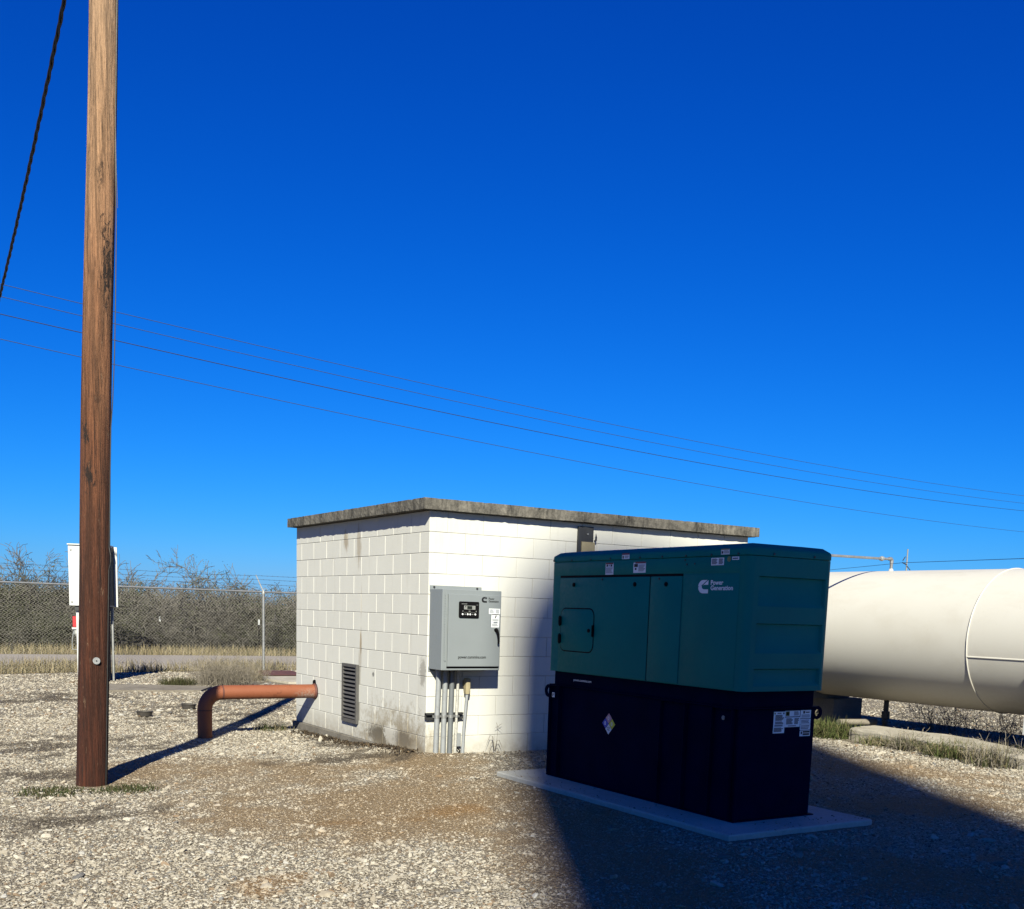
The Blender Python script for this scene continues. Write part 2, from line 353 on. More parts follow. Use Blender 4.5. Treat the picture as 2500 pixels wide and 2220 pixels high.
def m_yard():
    m, nt, bs = newmat('limestone_gravel_ground'); P = posn(nt)
    a = N(nt, 'Attribute', attribute_name='mask', attribute_type='GEOMETRY').outputs['Color']
    s = N(nt, 'SeparateColor', {0: a}); dirt, dark, orange = s.outputs[0], s.outputs[1], s.outputs[2]
    P2 = mapv(nt, P, (1, 1, .25))
    v1 = N(nt, 'TexVoronoi', {'Vector': P2, 'Scale': 30.0, 'Randomness': 1.0}); v2 = N(nt, 'TexVoronoi', {'Vector': P2, 'Scale': 75.0})
    vd = N(nt, 'TexVoronoi', {'Vector': P2, 'Scale': 30.0}, feature='DISTANCE_TO_EDGE').outputs[0]
    vd2 = N(nt, 'TexVoronoi', {'Vector': P2, 'Scale': 75.0}, feature='DISTANCE_TO_EDGE').outputs[0]
    cs = N(nt, 'SeparateColor', {0: v1.outputs['Color']}).outputs[0]; cs2 = N(nt, 'SeparateColor', {0: v2.outputs['Color']}).outputs[0]
    st = ramp(nt, cs, [(0., (.36, .31, .24)), (.5, (.56, .50, .40)), (1., (.72, .67, .56))])
    st2 = ramp(nt, cs2, [(0., (.30, .25, .185)), (.5, (.48, .42, .33)), (1., (.66, .60, .50))])
    c = mixc(nt, .5, st, st2)
    gap = math_(nt, 'MULTIPLY', ramp(nt, vd, [(0., 0.), (.10, 1.)]), ramp(nt, vd2, [(0., .2), (.12, 1.)]))
    c = mixc(nt, math_(nt, 'SUBTRACT', 1.0, gap), c, (.27, .225, .165))
    n1 = noise(nt, P, 1.4, 7, .7)
    tan = mixc(nt, noise(nt, P, 22, 6, .7), (.33, .22, .115), (.50, .365, .215))
    c = mixc(nt, math_(nt, 'MULTIPLY', dirt, .85), c, tan)
    c = mixc(nt, orange, c, mixc(nt, noise(nt, P, 30, 5, .7), (.36, .20, .075), (.50, .31, .14)))
    c = mixc(nt, dark, c, mixc(nt, noise(nt, P, 40, 5, .7), (.07, .055, .04), (.19, .155, .115)))
    c = mixc(nt, math_(nt, 'MULTIPLY', ramp(nt, n1, [(.55, 0.), (.75, 1.)]), .22), c, (.20, .155, .105))
    nt.links.new(c, bs.inputs['Base Color']); bs.inputs['Roughness'].default_value = .95; bs.inputs['Specular IOR Level'].default_value = .12
    hh = math_(nt, 'ADD', math_(nt, 'MULTIPLY', ramp(nt, vd, [(0., 0.), (.3, 1.)]), 1.0), math_(nt, 'MULTIPLY', ramp(nt, vd2, [(0., 0.), (.3, 1.)]), .45))
    bump(nt, bs, hh, .9, .02)
    return m
M['yard'] = m_yard()
def m_field():
    m, nt, bs = newmat('dry_grass_ground'); P = posn(nt)
    n = noise(nt, P, .35, 8, .7); n2 = noise(nt, P, 6, 6, .75)
    c = mixc(nt, ramp(nt, n2, [(.3, 0.), (.7, 1.)]), (.11, .085, .05), (.27, .22, .13)); c = mixc(nt, math_(nt, 'MULTIPLY', n, .5), c, (.09, .09, .045))
    nt.links.new(c, bs.inputs['Base Color']); bs.inputs['Roughness'].default_value = .97; bump(nt, bs, n2, .6, .08); return m
M['field'] = m_field()
def m_road():
    m, nt, bs = newmat('worn_road'); P = posn(nt); n = noise(nt, P, 50, 5, .7); n2 = noise(nt, P, .8, 5)
    c = mixc(nt, n, (.34, .30, .265), (.45, .405, .36)); c = mixc(nt, math_(nt, 'MULTIPLY', n2, .4), c, (.28, .24, .205))
    nt.links.new(c, bs.inputs['Base Color']); bs.inputs['Roughness'].default_value = .9; bump(nt, bs, n, .3, .01); return m
M['road'] = m_road()

# ------------------------------------------------------------------ terrain
def sstep(a, b, t):
    t = np.clip((t-a)/(b-a), 0, 1); return t*t*(3-2*t)
def vnoise(x, y, s, seed=0):
    """smooth value noise on arrays"""
    x = np.asarray(x, float)*s + seed*17.3; y = np.asarray(y, float)*s + seed*9.1
    xi = np.floor(x); yi = np.floor(y); fx = x-xi; fy = y-yi; fx = fx*fx*(3-2*fx); fy = fy*fy*(3-2*fy)
    def h(a, b):
        q = np.sin(a*127.1 + b*311.7 + seed*74.7)*43758.5453; return q-np.floor(q)
    return (h(xi, yi)*(1-fx)+h(xi+1, yi)*fx)*(1-fy) + (h(xi, yi+1)*(1-fx)+h(xi+1, yi+1)*fx)*fy
def fbm(x, y, s, seed=0, o=4):
    t = 0; a = .5; w = 0
    for k in range(o): t = t+a*vnoise(x, y, s*2**k, seed+k); w += a; a *= .55
    return t/w
def H(x, y):
    x = np.asarray(x, float); y = np.asarray(y, float)
    h = -.012 - .088*sstep(.3, 2.8, y)*sstep(2.5, -.3, x) - .088*sstep(6, 10, y)*(1-sstep(2.5, -.3, x))
    h = h - .054*np.exp(-((x+3.25)**2+(y+.1)**2)/1.7)
    h = h + .045*np.exp(-((y+.12)/.22)**2)*sstep(-.5, .1, x)*(1-sstep(4.4, 4.9, x))
    h = h + .040*np.exp(-((x+.12)/.22)**2)*sstep(-.4, .1, y)*(1-sstep(.4, 1.8, y))
    amp = .016*np.clip(1-np.exp(-(((x-.8)/1.3)**2+((y+2.8)/1.9)**2)**2)*0 , 0, 1)
    h = h + amp*(fbm(x, y, 1.1, 3)-.5)*2
    # keep the gravel just under the top of the generator pad
    inside = sstep(-.25, .02, x)*(1-sstep(1.56, 1.85, x))*sstep(-4.6, -4.33, y)*(1-sstep(-1.22, -.95, y))
    h = h*(1-inside) + (-.012)*inside
    return h
def masks(x, y):
    n = fbm(x, y, 1.3, 11, 5); n2 = fbm(x, y, 3.2, 23, 4)
    def el(cx, cy, rx, ry, a=0):
        c, s = math.cos(a), math.sin(a); dx = x-cx; dy = y-cy
        return np.clip(1-np.sqrt(((dx*c+dy*s)/rx)**2+((-dx*s+dy*c)/ry)**2), 0, 1)
    dirt = np.zeros_like(x)
    for e in ((-1.3, -2.3, 1.9, 2.4, .4), (-.9, -4.3, 1.0, 1.3, 0), (-1.0, -.3, 1.6, 1.2, 0), (-2.3, .2, 1.5, 1.0, .3), (2.9, -4.0, 1.3, 1.5, 0), (4.2, -2.2, 1.0, 2.0, 0), (.5, -5.6, 1.6, 1.0, 0), (-1.3, -5.3, .8, .5, 0), (-.6, -3.2, .9, 1.2, 0), (-1.2, -1.6, 1.2, .8, .3), (-.4, -.9, .9, .5, 0)):
        dirt = np.maximum(dirt, el(*e))
    n3 = fbm(x, y, 7.0, 41, 3)
    dirt = np.clip(dirt*1.25 + (n-.5)*2.0 + (n3-.5)*1.6, 0, 1)*np.clip(dirt*9, 0, 1)
    dark = np.zeros_like(x)
    for e in ((-3.0, 2.6, 1.6, 1.3, .2), (-.9, 5.2, 1.7, 1.0, 0), (-2.2, 8.4, 2.5, .8, .1), (.0, 7.0, 1.4, 1.2, 0), (-2.4, -4.5, .55, .28, .5), (-.7, .35, 1.1, .55, 0), (-3.6, .3, 1.0, .6, 0), (-1.6, 9.4, 1.6, .5, 0), (-3.9, -1.75, 1.1, .6, .3), (-3.2, -.45, .5, .35, 0), (-.3, 1.4, .4, 1.8, 0), (3.3, -5.2, .6, .5, 0)):
        dark = np.maximum(dark, el(*e))
    dark = .85*np.clip(dark*1.35 + (n2-.63)*4.2 + (n3-.5)*2.4, 0, 1)*np.clip(dark*8, 0, 1)
    org = np.zeros_like(x)
    for e in ((-3.15, -4.15, .46, .20, .55), (-2.75, -4.35, .22, .1, .5), (-2.0, -2.7, .3, .2, 0), (-1.15, -2.6, .5, .3, .3), (-1.55, -4.55, .35, .15, .4)):
        org = np.maximum(org, el(*e))
    org = .8*np.clip(org*1.3 + (n2-.55)*2.6 + (n3-.5)*2.4, 0, 1)*np.clip(org*6, 0, 1)
    return dirt, dark, org

FU = Vector((5.79, .86, 0)).normalized()                 # direction of the fence line
FN = Vector((-FU.y, FU.x, 0))
FP = Vector((3.54, 15.25, 0))                            # the fence post in view
def fence_y(x): return FP.y + (x-FP.x)*FU.y/FU.x

g = MB(); g.add([(-900, -900, -.20), (900, -900, -.20), (900, 900, -.20), (-900, 900, -.20)], [(0, 1, 2, 3)])
tag(g.build('ground', M['field']), kind='structure')
def sheet():
    xs = np.concatenate([np.array([-60, -45, -30, -20, -14]), np.arange(-10, 11.01, .12), np.array([12, 14, 17, 21, 27, 34, 45, 60])])
    ys = np.concatenate([np.array([-60, -45, -30, -20, -14]), np.arange(-9, 12, .12), np.linspace(12.2, 14.0, 6)])
    X, Y = np.meshgrid(xs, ys); nx, ny = len(xs), len(ys)
    # stretch the last rows to the fence line
    fy = fence_y(X) + .12; t = sstep(8, 14.0, Y); Y = Y*(1-t) + (Y+(fy-14.0))*t
    Y = np.minimum(Y, fy)
    Z = H(X, Y)
    V = np.stack([X, Y, Z], -1).reshape(-1, 3)
    i = np.arange(ny-1)[:, None]*nx + np.arange(nx-1)[None]; F = np.stack([i, i+1, i+1+nx, i+nx], -1).reshape(-1, 4)
    me = bpy.data.meshes.new('gravel_yard'); me.from_pydata(V.tolist(), [], F.tolist()); me.materials.append(M['yard'])
    d, k, o = masks(X.ravel(), Y.ravel())
    a = me.color_attributes.new('mask', 'FLOAT_COLOR', 'POINT'); a.data.foreach_set('color', np.stack([d, k, o, np.ones_like(d)], -1).astype(np.float32).ravel())
    me.polygons.foreach_set('use_smooth', [True]*len(me.polygons)); me.update()
    ob = bpy.data.objects.new('gravel_yard', me); COL.objects.link(ob); tag(ob, kind='structure')
sheet()
def along(y0, y1, z, x0=-120, x1=160, slope=-.065):
    return [(x0, y0+slope*x0, z), (x1, y0+slope*x1, z), (x1, y1+slope*x1, z), (x0, y1+slope*x0, z)]
rb = MB(); rb.add(along(18.4, 22.5, -.10), [(0, 1, 2, 3)]); rb.add(along(18.0, 18.4, -.10)[:2] + along(18.0, 18.4, -.10)[2:], [(0, 1, 2, 3)])
for (a, za, b, zb) in ((22.5, -.10, 23.1, -.20), (17.4, -.20, 18.0, -.10)):
    q = along(a, b, 0); rb.add([(*q[0][:2], za), (*q[1][:2], za), (*q[2][:2], zb), (*q[3][:2], zb)], [(0, 1, 2, 3)])
tag(rb.build('road', M['road']), kind='structure')

# ------------------------------------------------------------------ the block pump house
BW, BH = .4064, .2032; WL, WR = 3.64, 4.238; ROWS = 12
house = empty('pump_house', (0, 0, 0), 0, 'small white painted concrete block building with a flat weathered concrete roof', 'building')
JR = .0046
wl = MB(); wl.box((JR, JR, -.02), (.2, WL-.004, ROWS*BH-.001)); wall_left = wl.build('wall', M['mortar'], house)
wr = MB(); wr.box((.2+.001, JR, -.02), (WR-.004, .2, ROWS*BH-.001)); wall_right = wr.build('wall', M['mortar'], house)
wb = MB(); wb.box((.201, WL-.2, -.02), (WR-.201, WL-.004, ROWS*BH-.001)); wb.build('wall', M['block'], house)
we = MB(); we.box((WR-.2, .201, -.02), (WR-.004, WL-.004, ROWS*BH-.001)); we.build('wall', M['block'], house)
ft = MB(); ft.box((-.035, -.030, -.34), (WR+.03, WL+.03, -.004)); ft.build('foundation', M['foot'], house)
_bm = {}
def block_mesh(w):
    k = round(w, 3)
    if k not in _bm:
        b = MB(); b.cbox((-w/2+.002, 0, -BH/2+.002), (w/2-.002, .03, BH/2-.002), .003)
        me = bpy.data.meshes.new('concrete_block'); me.from_pydata(b.v, [], b.f); me.materials.append(M['block']); _bm[k] = me
    return _bm[k]
def lay(wall, length, left, holes):
    for row in range(ROWS):
        full = (row % 2 == 1) if left else (row % 2 == 0)
        edges = [0.0]; p = BW if full else BW/2
        while p < length-.05: edges.append(p); p += BW
        edges.append(length)
        for a, b in zip(edges[:-1], edges[1:]):
            c = (a+b)/2; w = b-a; z = (row+.5)*BH
            if any(h0 < c < h1 and z0 < z < z1 for h0, h1, z0, z1 in holes): continue
            o = bpy.data.objects.new('concrete_block', block_mesh(w)); COL.objects.link(o); attach(o, wall)
            d = random.uniform(-.0012, .0012); tilt = random.gauss(0, .0022)
            if left: o.matrix_basis = Matrix.Translation((d, c, z)) @ Matrix.Rotation(-PI/2, 4, 'Z') @ Matrix.Rotation(tilt, 4, 'X') @ Matrix.Rotation(random.gauss(0, .002), 4, 'Y')
            else: o.matrix_basis = Matrix.Translation((c, d, z)) @ Matrix.Rotation(tilt, 4, 'X') @ Matrix.Rotation(random.gauss(0, .002), 4, 'Y')
lay(wall_left, WL, True, [(1.75, 2.0, .25, .75)]); lay(wall_right, WR, False, [])
def roof():
    o = .092; z0, z1 = 2.441, 2.548; x0, y0, x1, y1 = -.108, -o, WR+.09, WL+.05
    bm = bmesh.new(); bmesh.ops.create_cube(bm, size=1)
    for v in bm.verts: v.co = Vector(((x0+x1)/2+v.co.x*(x1-x0), (y0+y1)/2+v.co.y*(y1-y0), (z0+z1)/2+v.co.z*(z1-z0)))
    long_ = [e for e in bm.edges if abs(e.verts[0].co.z-e.verts[1].co.z) < .01]
    bmesh.ops.subdivide_edges(bm, edges=long_, cuts=110, use_grid_fill=True)
    bmesh.ops.subdivide_edges(bm, edges=[e for e in bm.edges if abs(e.verts[0].co.z-e.verts[1].co.z) > .05], cuts=3, use_grid_fill=True)
    for v in bm.verts:
        c = v.co; edge = min(c.x-x0, x1-c.x, c.y-y0, y1-c.y)
        if edge < .02:
            q = mnoise.fractal(c*9, .8, 2, 4); q2 = mnoise.noise(c*34)
            nx = -1 if c.x-x0 < .02 else (1 if x1-c.x < .02 else 0); ny = -1 if c.y-y0 < .02 else (1 if y1-c.y < .02 else 0)
            lowz = 1.0 if c.z < z0+.01 else (.6 if c.z > z1-.01 else .45)
            d = -.006*abs(q2)*lowz*1.8 - .004*q
            c.x += nx*d*1.0; c.y += ny*d
            if c.z < z0+.01: c.z += .010*max(0, q2*.7+q*.4) 
            if c.z > z1-.01: c.z -= .006*max(0, q2)
    me = bpy.data.meshes.new('roof_slab'); bm.to_mesh(me); bm.free(); me.materials.append(M['roof'])
    ob = bpy.data.objects.new('roof_slab', me); COL.objects.link(ob); attach(ob, house)
roof()
# louvred vent in the left wall (frame, slats)
vf = MB(); y0, y1, z0, z1 = 1.660, 2.078, .162, .833
for a, b in (((-.034, y0, z0), (.004, y0+.030, z1)), ((-.034, y1-.030, z0), (.004, y1, z1)), ((-.034, y0+.030, z0), (.004, y1-.030, z0+.040)), ((-.034, y0+.030, z1-.034), (.004, y1-.030, z1))): vf.box(a, b)
vf.box((-.001, y0+.02, z0+.02), (.003, y1-.02, z1-.02), 1)
vent = vf.build('louver_vent', [M['vent'], M['rubber']], house)
NSL = 13; zs0, zs1 = z0+.040, z1-.034; st = (zs1-zs0)/NSL
for k in range(NSL):
    s = MB(); zc = zs0 + st*(k+.5)
    s.obox((-.017, (y0+y1)/2, zc), (.040, y1-y0-.062, .003), Matrix.Rotation(R(-42), 3, 'Y')); s.build('slat', M['vent'], vent)
# steel bracket with a tan board, high on the right wall
br = MB(); br.box((1.762, -.030, 1.70), (1.800, -.004, 2.40)); br.box((1.800, -.022, 2.245), (1.962, -.004, 2.405)); 
brk = empty('wall_bracket', (1.87, -.02, 2.3), 0, 'dark steel bracket with a tan board, high on the white wall behind the generator', 'bracket')
br.build('steel_plate', M['dull_steel'], brk)
b_ = MB(); b_.box((1.806, -.034, 1.72), (1.978, -.006, 2.243)); b_.build('tan_board', M['tan_board'], brk)
b_ = MB(); b_.cyl((1.884, -.022, 2.325), (1.884, -.034, 2.325), .009, 8); b_.build('bolt', M['galv'], brk)
b_ = MB(); b_.tube([(1.965, -.035, 2.255), (1.985, -.04, 2.265), (1.988, -.04, 2.29), (1.981, -.04, 2.335)], [.010, .012, .010, .003], 6); b_.build('hook', M['dull_steel'], brk)

# ------------------------------------------------------------------ text and emblem helpers
def text_mb(body, size, O, U, V, spacing=1.0, bold=.0, width=None, depth=.0008):
    cu = bpy.data.curves.new('lettering', 'FONT'); cu.body = body; cu.size = size; cu.space_character = spacing; cu.offset = bold*size; cu.resolution_u = 3
    o = bpy.data.objects.new('lettering', cu); COL.objects.link(o)
    dg = bpy.context.evaluated_depsgraph_get(); dg.update()
    me = bpy.data.meshes.new_from_object(o.evaluated_get(dg)); bpy.data.objects.remove(o); 
    vs_ = [v.co.copy() for v in me.vertices]
    if not vs_: return MB()
    x0 = min(v.x for v in vs_); x1 = max(v.x for v in vs_); k = (width/(x1-x0)) if width else 1.0
    O, U, V = Vector(O), Vector(U), Vector(V); b = MB()
    b.add([O + U*((v.x-x0)*k) + V*v.y for v in vs_], [tuple(p.vertices) for p in me.polygons])
    bpy.data.meshes.remove(me); return b
def emblem(O, U, V, w, h):
    """rounded block letter C with a slanted swoosh cut across its upper arm"""
    O, U, V = Vector(O), Vector(U), Vector(V)
    def P(u, v): return O + U*(u*w) + V*(v*h)
    b = MB()
    def poly(pts): b.add([P(u, v) for u, v in pts], [tuple(range(len(pts)))])
    def arc(cx, cy, rx, ry, a0, a1, n=10): return [(cx+rx*math.cos(R(a0+(a1-a0)*k/n)), cy+ry*math.sin(R(a0+(a1-a0)*k/n))) for k in range(n+1)]
    # lower part: from the cut round the left side to the lower arm
    out = arc(.5, .5, .5, .5, 188, 270); inn = arc(.62, .5, .26, .20, 270, 165)
    poly(out + [(1.0, 0.0), (1.0, .30)] + inn[0:1] + inn[1:] + [(.20, .60)])
    # upper arm, right of the cut: a wedge
    poly([(1.0, .62), (1.0, .97), (.48, .60), (.52, .585), (.60, .62)] if False else [(1.0, .64), (1.0, .99), (.47, .60), (.60, .64)])
    # upper left, above the cut
    poly(arc(.5, .5, .5, .5, 176, 90) + [(.90, 1.0), (.33, .60), (.10, .50)])
    return b

# ------------------------------------------------------------------ transfer switch on the right wall
ts = empty('switch_enclosure', (.34, -.03, .89), 0, 'grey electrical enclosure with a small black control panel, bolted to the white wall', 'electrical box')
ex0, ex1, ez0, ez1, eyf = .010, .675, .893, 1.680, -.280
b = MB(); b.cbox((ex0, eyf, ez0), (ex1, -.012, ez1), .004); b.build('cabinet_body', M['grey_box'], ts)
for q in (((.010, -.011, ez1-.02), (.600, -.004, 1.716)), ((.010, -.011, .868), (.660, -.004, ez0+.02))):
    b = MB(); b.cbox(*q, .001); b.build('mounting_flange', M['grey_box'], ts)
for x in (.055, .545):
    b = MB(); b.cyl((x, -.011, 1.700), (x, -.020, 1.700), .011, 6); b.build('bolt', M['dull_steel'], ts)
b = MB(); b.cbox((.067, eyf-.024, .931), (.655, eyf-.002, 1.634), .003); door = b.build('door', M['grey_box'], ts)
b = MB(); b.cyl((.048, eyf-.006, .985), (.048, eyf-.006, 1.645), .006, 8)
for k in range(26): b.box((.033, eyf-.004, .99+k*.025), (.046, eyf-.0015, 1.006+k*.025))
b.build('piano_hinge', M['grey_box'], ts)
b = MB(); b.box((.067, eyf-.0035, .914), (.655, eyf-.0005, .930)); b.build('door_shadow_strip', M['rubber'], ts)  # black strip painting in the shadow under the door's lower edge
yd = eyf-.024
b = MB(); pr = rrect(.177, 1.408, .401, 1.566, .014); b.loft([[(x, yd-.0005, z) for x, z in pr], [(x, yd-.010, z) for x, z in pr], [(.289+(x-.289)*.96, yd-.014, 1.487+(z-1.487)*.95) for x, z in pr]]); ctl = b.build('control_panel', M['rubber'], ts, recalc=True)
yc = yd-.0150
b = MB(); b.box((.228, yc-.001, 1.490), (.355, yc+.0005, 1.527)); b.build('display', M['galv_dull'], ctl)
b = MB(); b.box((.263, yc-.0022, 1.494), (.318, yc-.0012, 1.523)); b.cyl((.245, yc-.001, 1.517), (.245, yc-.002, 1.517), .006, 8); b.build('screen', M['lcd'], ctl)
for k in range(6):
    b = MB(); x = .213+k*.0285; b.cyl((x, yc+.001, 1.443), (x, yc-.002, 1.443), .0085 if k not in (1, 4) else .006, 12); b.build('button', M['label'] if k not in (1, 4) else M['galv_dull'], ctl)
b = MB(); b.box((.200, yc-.0008, 1.540), (.262, yc, 1.545)); b.box((.366, yc-.0008, 1.534), (.386, yc, 1.537)); b.box((.225, yc-.0008, 1.461), (.365, yc, 1.4625)); b.box((.281, yc-.0008, 1.470), (.301, yc, 1.477)); b.box((.212, yc-.0008, 1.468), (.220, yc, 1.478)); b.box((.361, yc-.0008, 1.468), (.369, yc, 1.478)); b.build('print', M['galv_dull'], ctl)
UX, UZ = (1, 0, 0), (0, 0, 1)
emblem((.432, yd-.0012, 1.561), UX, UZ, .060, .056).build('emblem', M['ink'], door)
b = text_mb('Power', .031, (.512, yd-.0012, 1.591), UX, UZ, bold=.022, width=.066); b2 = text_mb('Generation', .031, (.512, yd-.0012, 1.566), UX, UZ, bold=.022, width=.117); b.add(b2.v, b2.f); b.build('lettering', M['ink'], door)
text_mb('power.cummins.com', .040, (.183, yd-.0012, 1.012), UX, UZ, bold=.024, width=.315).build('lettering', M['ink'], door)
def decal(name, parent, O, U, V, w, h, items, base=None, t=.0012, extra=None):
    """thin printed label: items are (u0, v0, u1, v1, material index) in fractions of the label"""
    O, U, V = Vector(O), Vector(U), Vector(V); Nn = U.cross(V).normalized(); b = MB()
    def slab(u0, v0, u1, v1, n0, n1, mi):
        P = [O+U*(w*u)+V*(h*v)+Nn*n for n in (n0, n1) for u, v in ((u0, v0), (u1, v0), (u1, v1), (u0, v1))]
        b.add(P, [(0,3,2,1),(4,5,6,7),(0,1,5,4),(1,2,6,5),(2,3,7,6),(3,0,4,7)], mi)
    slab(0, 0, 1, 1, -.0003, t, 0)
    for (u0, v0, u1, v1, mi) in items: slab(u0, v0, u1, v1, t, t+.0006, mi)
    return b.build(name, [base or M['label'], M['print'], M['ink'], M['red_ink'], M['lbl_olive']], parent)
def lines(u0, u1, v0, v1, n, mi=1, fill=.55):
    q = []
    for k in range(n):
        va = v1-(v1-v0)*(k+1)/n; q.append((u0, va+(v1-v0)/n*(1-fill)/2, u1-random.uniform(0, .25)*(u1-u0), va+(v1-v0)/n*(1+fill)/2, mi))
    return q
decal('warning_label', door, (.520, yd, 1.453), UX, UZ, .128, .052, lines(.06, .50, .1, .9, 6)+lines(.60, .95, .1, .9, 6))
decal('warning_label', door, (.551, yd, 1.322), UX, UZ, .090, .128, [(0.02, .94, .98, .995, 2), (.3, .95, .7, .985, 3), (.46, .72, .58, .88, 2), (.38, .68, .50, .76, 2), (.52, .84, .70, .90, 2)]+lines(.08, .95, .46, .64, 3)+[(.25, .33, .80, .42, 1)]+lines(.06, .95, .06, .30, 4))
b = MB(); b.tube([(.603, yd-.006, 1.300), (.602, yd-.030, 1.290), (.612, yd-.034, 1.262), (.620, yd-.034, 1.215), (.622, yd-.032, 1.160)], [.017, .016, .012, .0095, .010], 8); b.cyl((.603, yd, 1.295), (.603, yd-.02, 1.295), .018, 12); b.build('handle', M['rubber'], door)

# conduits, strut and small box under the enclosure: each its own thing
strut = empty('conduit_strut', (.2, -.02, .417), 0, 'short slotted steel channel clamping the conduits to the white wall', 'bracket')
b = MB(); b.box((-.018, -.006, .384), (.404, -.002, .450)); b.box((-.018, -.042, .384), (.404, -.006, .392)); b.box((-.018, -.042, .442), (.404, -.006, .450)); b.box((-.018, -.042, .392), (.404, -.038, .403)); b.box((-.018, -.042, .431), (.404, -.038, .442)); b.build('channel', M['dull_steel'], strut)
CY = -.070
for i, (xt, xb, r, m, lab) in enumerate(((.095, .076, .0265, 'conduit', 'light grey conduit nearest the building corner, rising to the enclosure'), (.170, .160, .0265, 'conduit', 'light grey conduit second from the building corner under the enclosure'), (.247, .236, .0265, 'conduit_dark', 'darker grey conduit in the middle of the row under the enclosure'), (.317, .300, .0145, 'conduit_white', 'thin whitish printed conduit fourth in the row under the enclosure'))):
    c = empty('conduit', (xb, CY, -.01), 0, lab, 'conduit', 'conduits under the grey enclosure')
    b = MB(); b.tube([(xb, CY, -.08), (xb+(xt-xb)*.55, CY, .42), (xt, CY, .72), (xt, CY, ez0-.001)], r, 16); b.tube([(xt, CY, ez0-.03), (xt, CY, ez0)], r+.006, 16); b.build('tube', M[m], c, smooth=40)
    xc = xb+(xt-xb)*.55
    b = MB(); b.tube([(xc, CY, .402), (xc, CY, .432)], r+.003, 14); b.box((xc-r-.012, -.062, .404), (xc-r-.004, -.042, .430)); b.box((xc+r+.004, -.062, .404), (xc+r+.012, -.042, .430)); b.cyl((xc+r+.014, CY-.01, .417), (xc+r-.002, CY-.01, .417), .006, 6); b.build('clamp', M['galv'], c)
c = empty('conduit', (.39, -.07, 0), 0, 'leaning grey conduit with an elbow fitting, rightmost under the enclosure', 'conduit', 'conduits under the grey enclosure')
b = MB(); b.tube([(.386, CY, -.08), (.400, CY, .30), (.427, CY, .648)], .0165, 12); b.tube([(.388, CY, .0), (.390, CY, .10)], .020, 12); b.build('tube', M['conduit'], c, smooth=40)
b = MB(); b.loft([[(x, y, .640) for x, y in rrect(.405, -.095, .447, -.045, .012, 3)], [(x, y, .70) for x, y in rrect(.400, -.100, .452, -.030, .014, 3)], [(x, y, .79) for x, y in rrect(.400, -.100, .452, -.030, .014, 3)], [(x, y, .800) for x, y in rrect(.408, -.090, .444, -.030, .014, 3)]]); b.box((.410, -.03, .715), (.442, 0, .775)); b.build('elbow_fitting', M['tan_board'], c)
jb = empty('junction_box', (.36, -.03, .16), 0, 'small pale grey junction box at the wall foot behind the conduits', 'junction box')
b = MB(); b.cbox((.320, -.045, .100), (.384, -.003, .238), .004); b.build('box_body', M['conduit'], jb)
b = MB(); b.tube([(.33, -.02, .10), (.35, -.05, .075), (.375, -.04, .06), (.38, -.02, .03)], .007, 6); b.build('cable_tail', M['rubber'], jb)

# ------------------------------------------------------------------ concrete pad and generator
b = MB(); 
def wob(poly, step, amp, sc):
    q = []
    for i in range(len(poly)):
        a, c = Vector(poly[i]).to_3d(), Vector(poly[(i+1) % len(poly)]).to_3d(); k = max(1, int((c-a).length/step))
        for j in range(k):
            p = a.lerp(c, j/k); q.append((p.x+amp*mnoise.noise(p*sc)+amp*.5*mnoise.noise(p*sc*4), p.y+amp*mnoise.noise(p*sc+Vector((7, 3, 0)))+amp*.5*mnoise.noise(p*sc*4+Vector((3, 9, 0)))))
    return q
pad = wob(rrect(.095, -4.295, 1.545, -1.235, .012, 2), .05, .007, 5); b.loft([[(x, y, -.12) for x, y in pad], [(x, y, .020) for x, y in pad], [(.79+(x-.79)*.992, -2.775+(y+2.775)*.996, .030) for x, y in pad]])
tag(b.build('generator_pad', M['pad'], recalc=True), 'flat pale concrete pad under the generator', 'concrete pad')

gen = empty('generator', (.835, -2.77, .03), 0, 'large standby generator with a teal hood on a tall black fuel tank', 'generator')
tx0, tx1, ty0, ty1 = .450, 1.215, -3.960, -1.580
b = MB(); b.cbox((tx0, ty0, .038), (tx1, ty1, .845), .004); tank = b.build('fuel_tank', M['black'], gen)
b = MB(); b.box((tx0-.022, ty0-.022, .0305), (tx1+.035, ty1+.022, .0385)); b.build('base_flange', M['black'], gen)
b = MB(); b.box((tx0-.018, ty0-.018, .846), (tx1+.014, ty1+.025, .856)); b.build('ledge', M['black'], gen)
b = MB(); b.box((tx0+.012, ty0+.015, .857), (tx1-.012, ty1-.015, .972)); skid = b.build('skid_frame', M['black'], gen)
def channel(y0, y1, x=tx0, d=.040):
    b = MB(); b.box((x-d, y0, .039), (x-.001, y0+.008, .842)); b.box((x-d, y1-.008, .039), (x-.001, y1, .842)); b.box((x-.008, y0+.008, .039), (x-.001, y1-.008, .842))
    b.box((x-d, y0, .842), (x-.001, y1, .8455)); return b
for y0, y1 in ((-1.735, -1.582), (-3.415, -3.125), (-3.925, -3.705)): channel(y0, y1).build('stiffener', M['black'], gen)
b = MB(); b.box((tx0-.012, ty0-.018, .039), (tx0+.02, ty0-.001, .842)); b.build('corner_post', M['black'], gen)
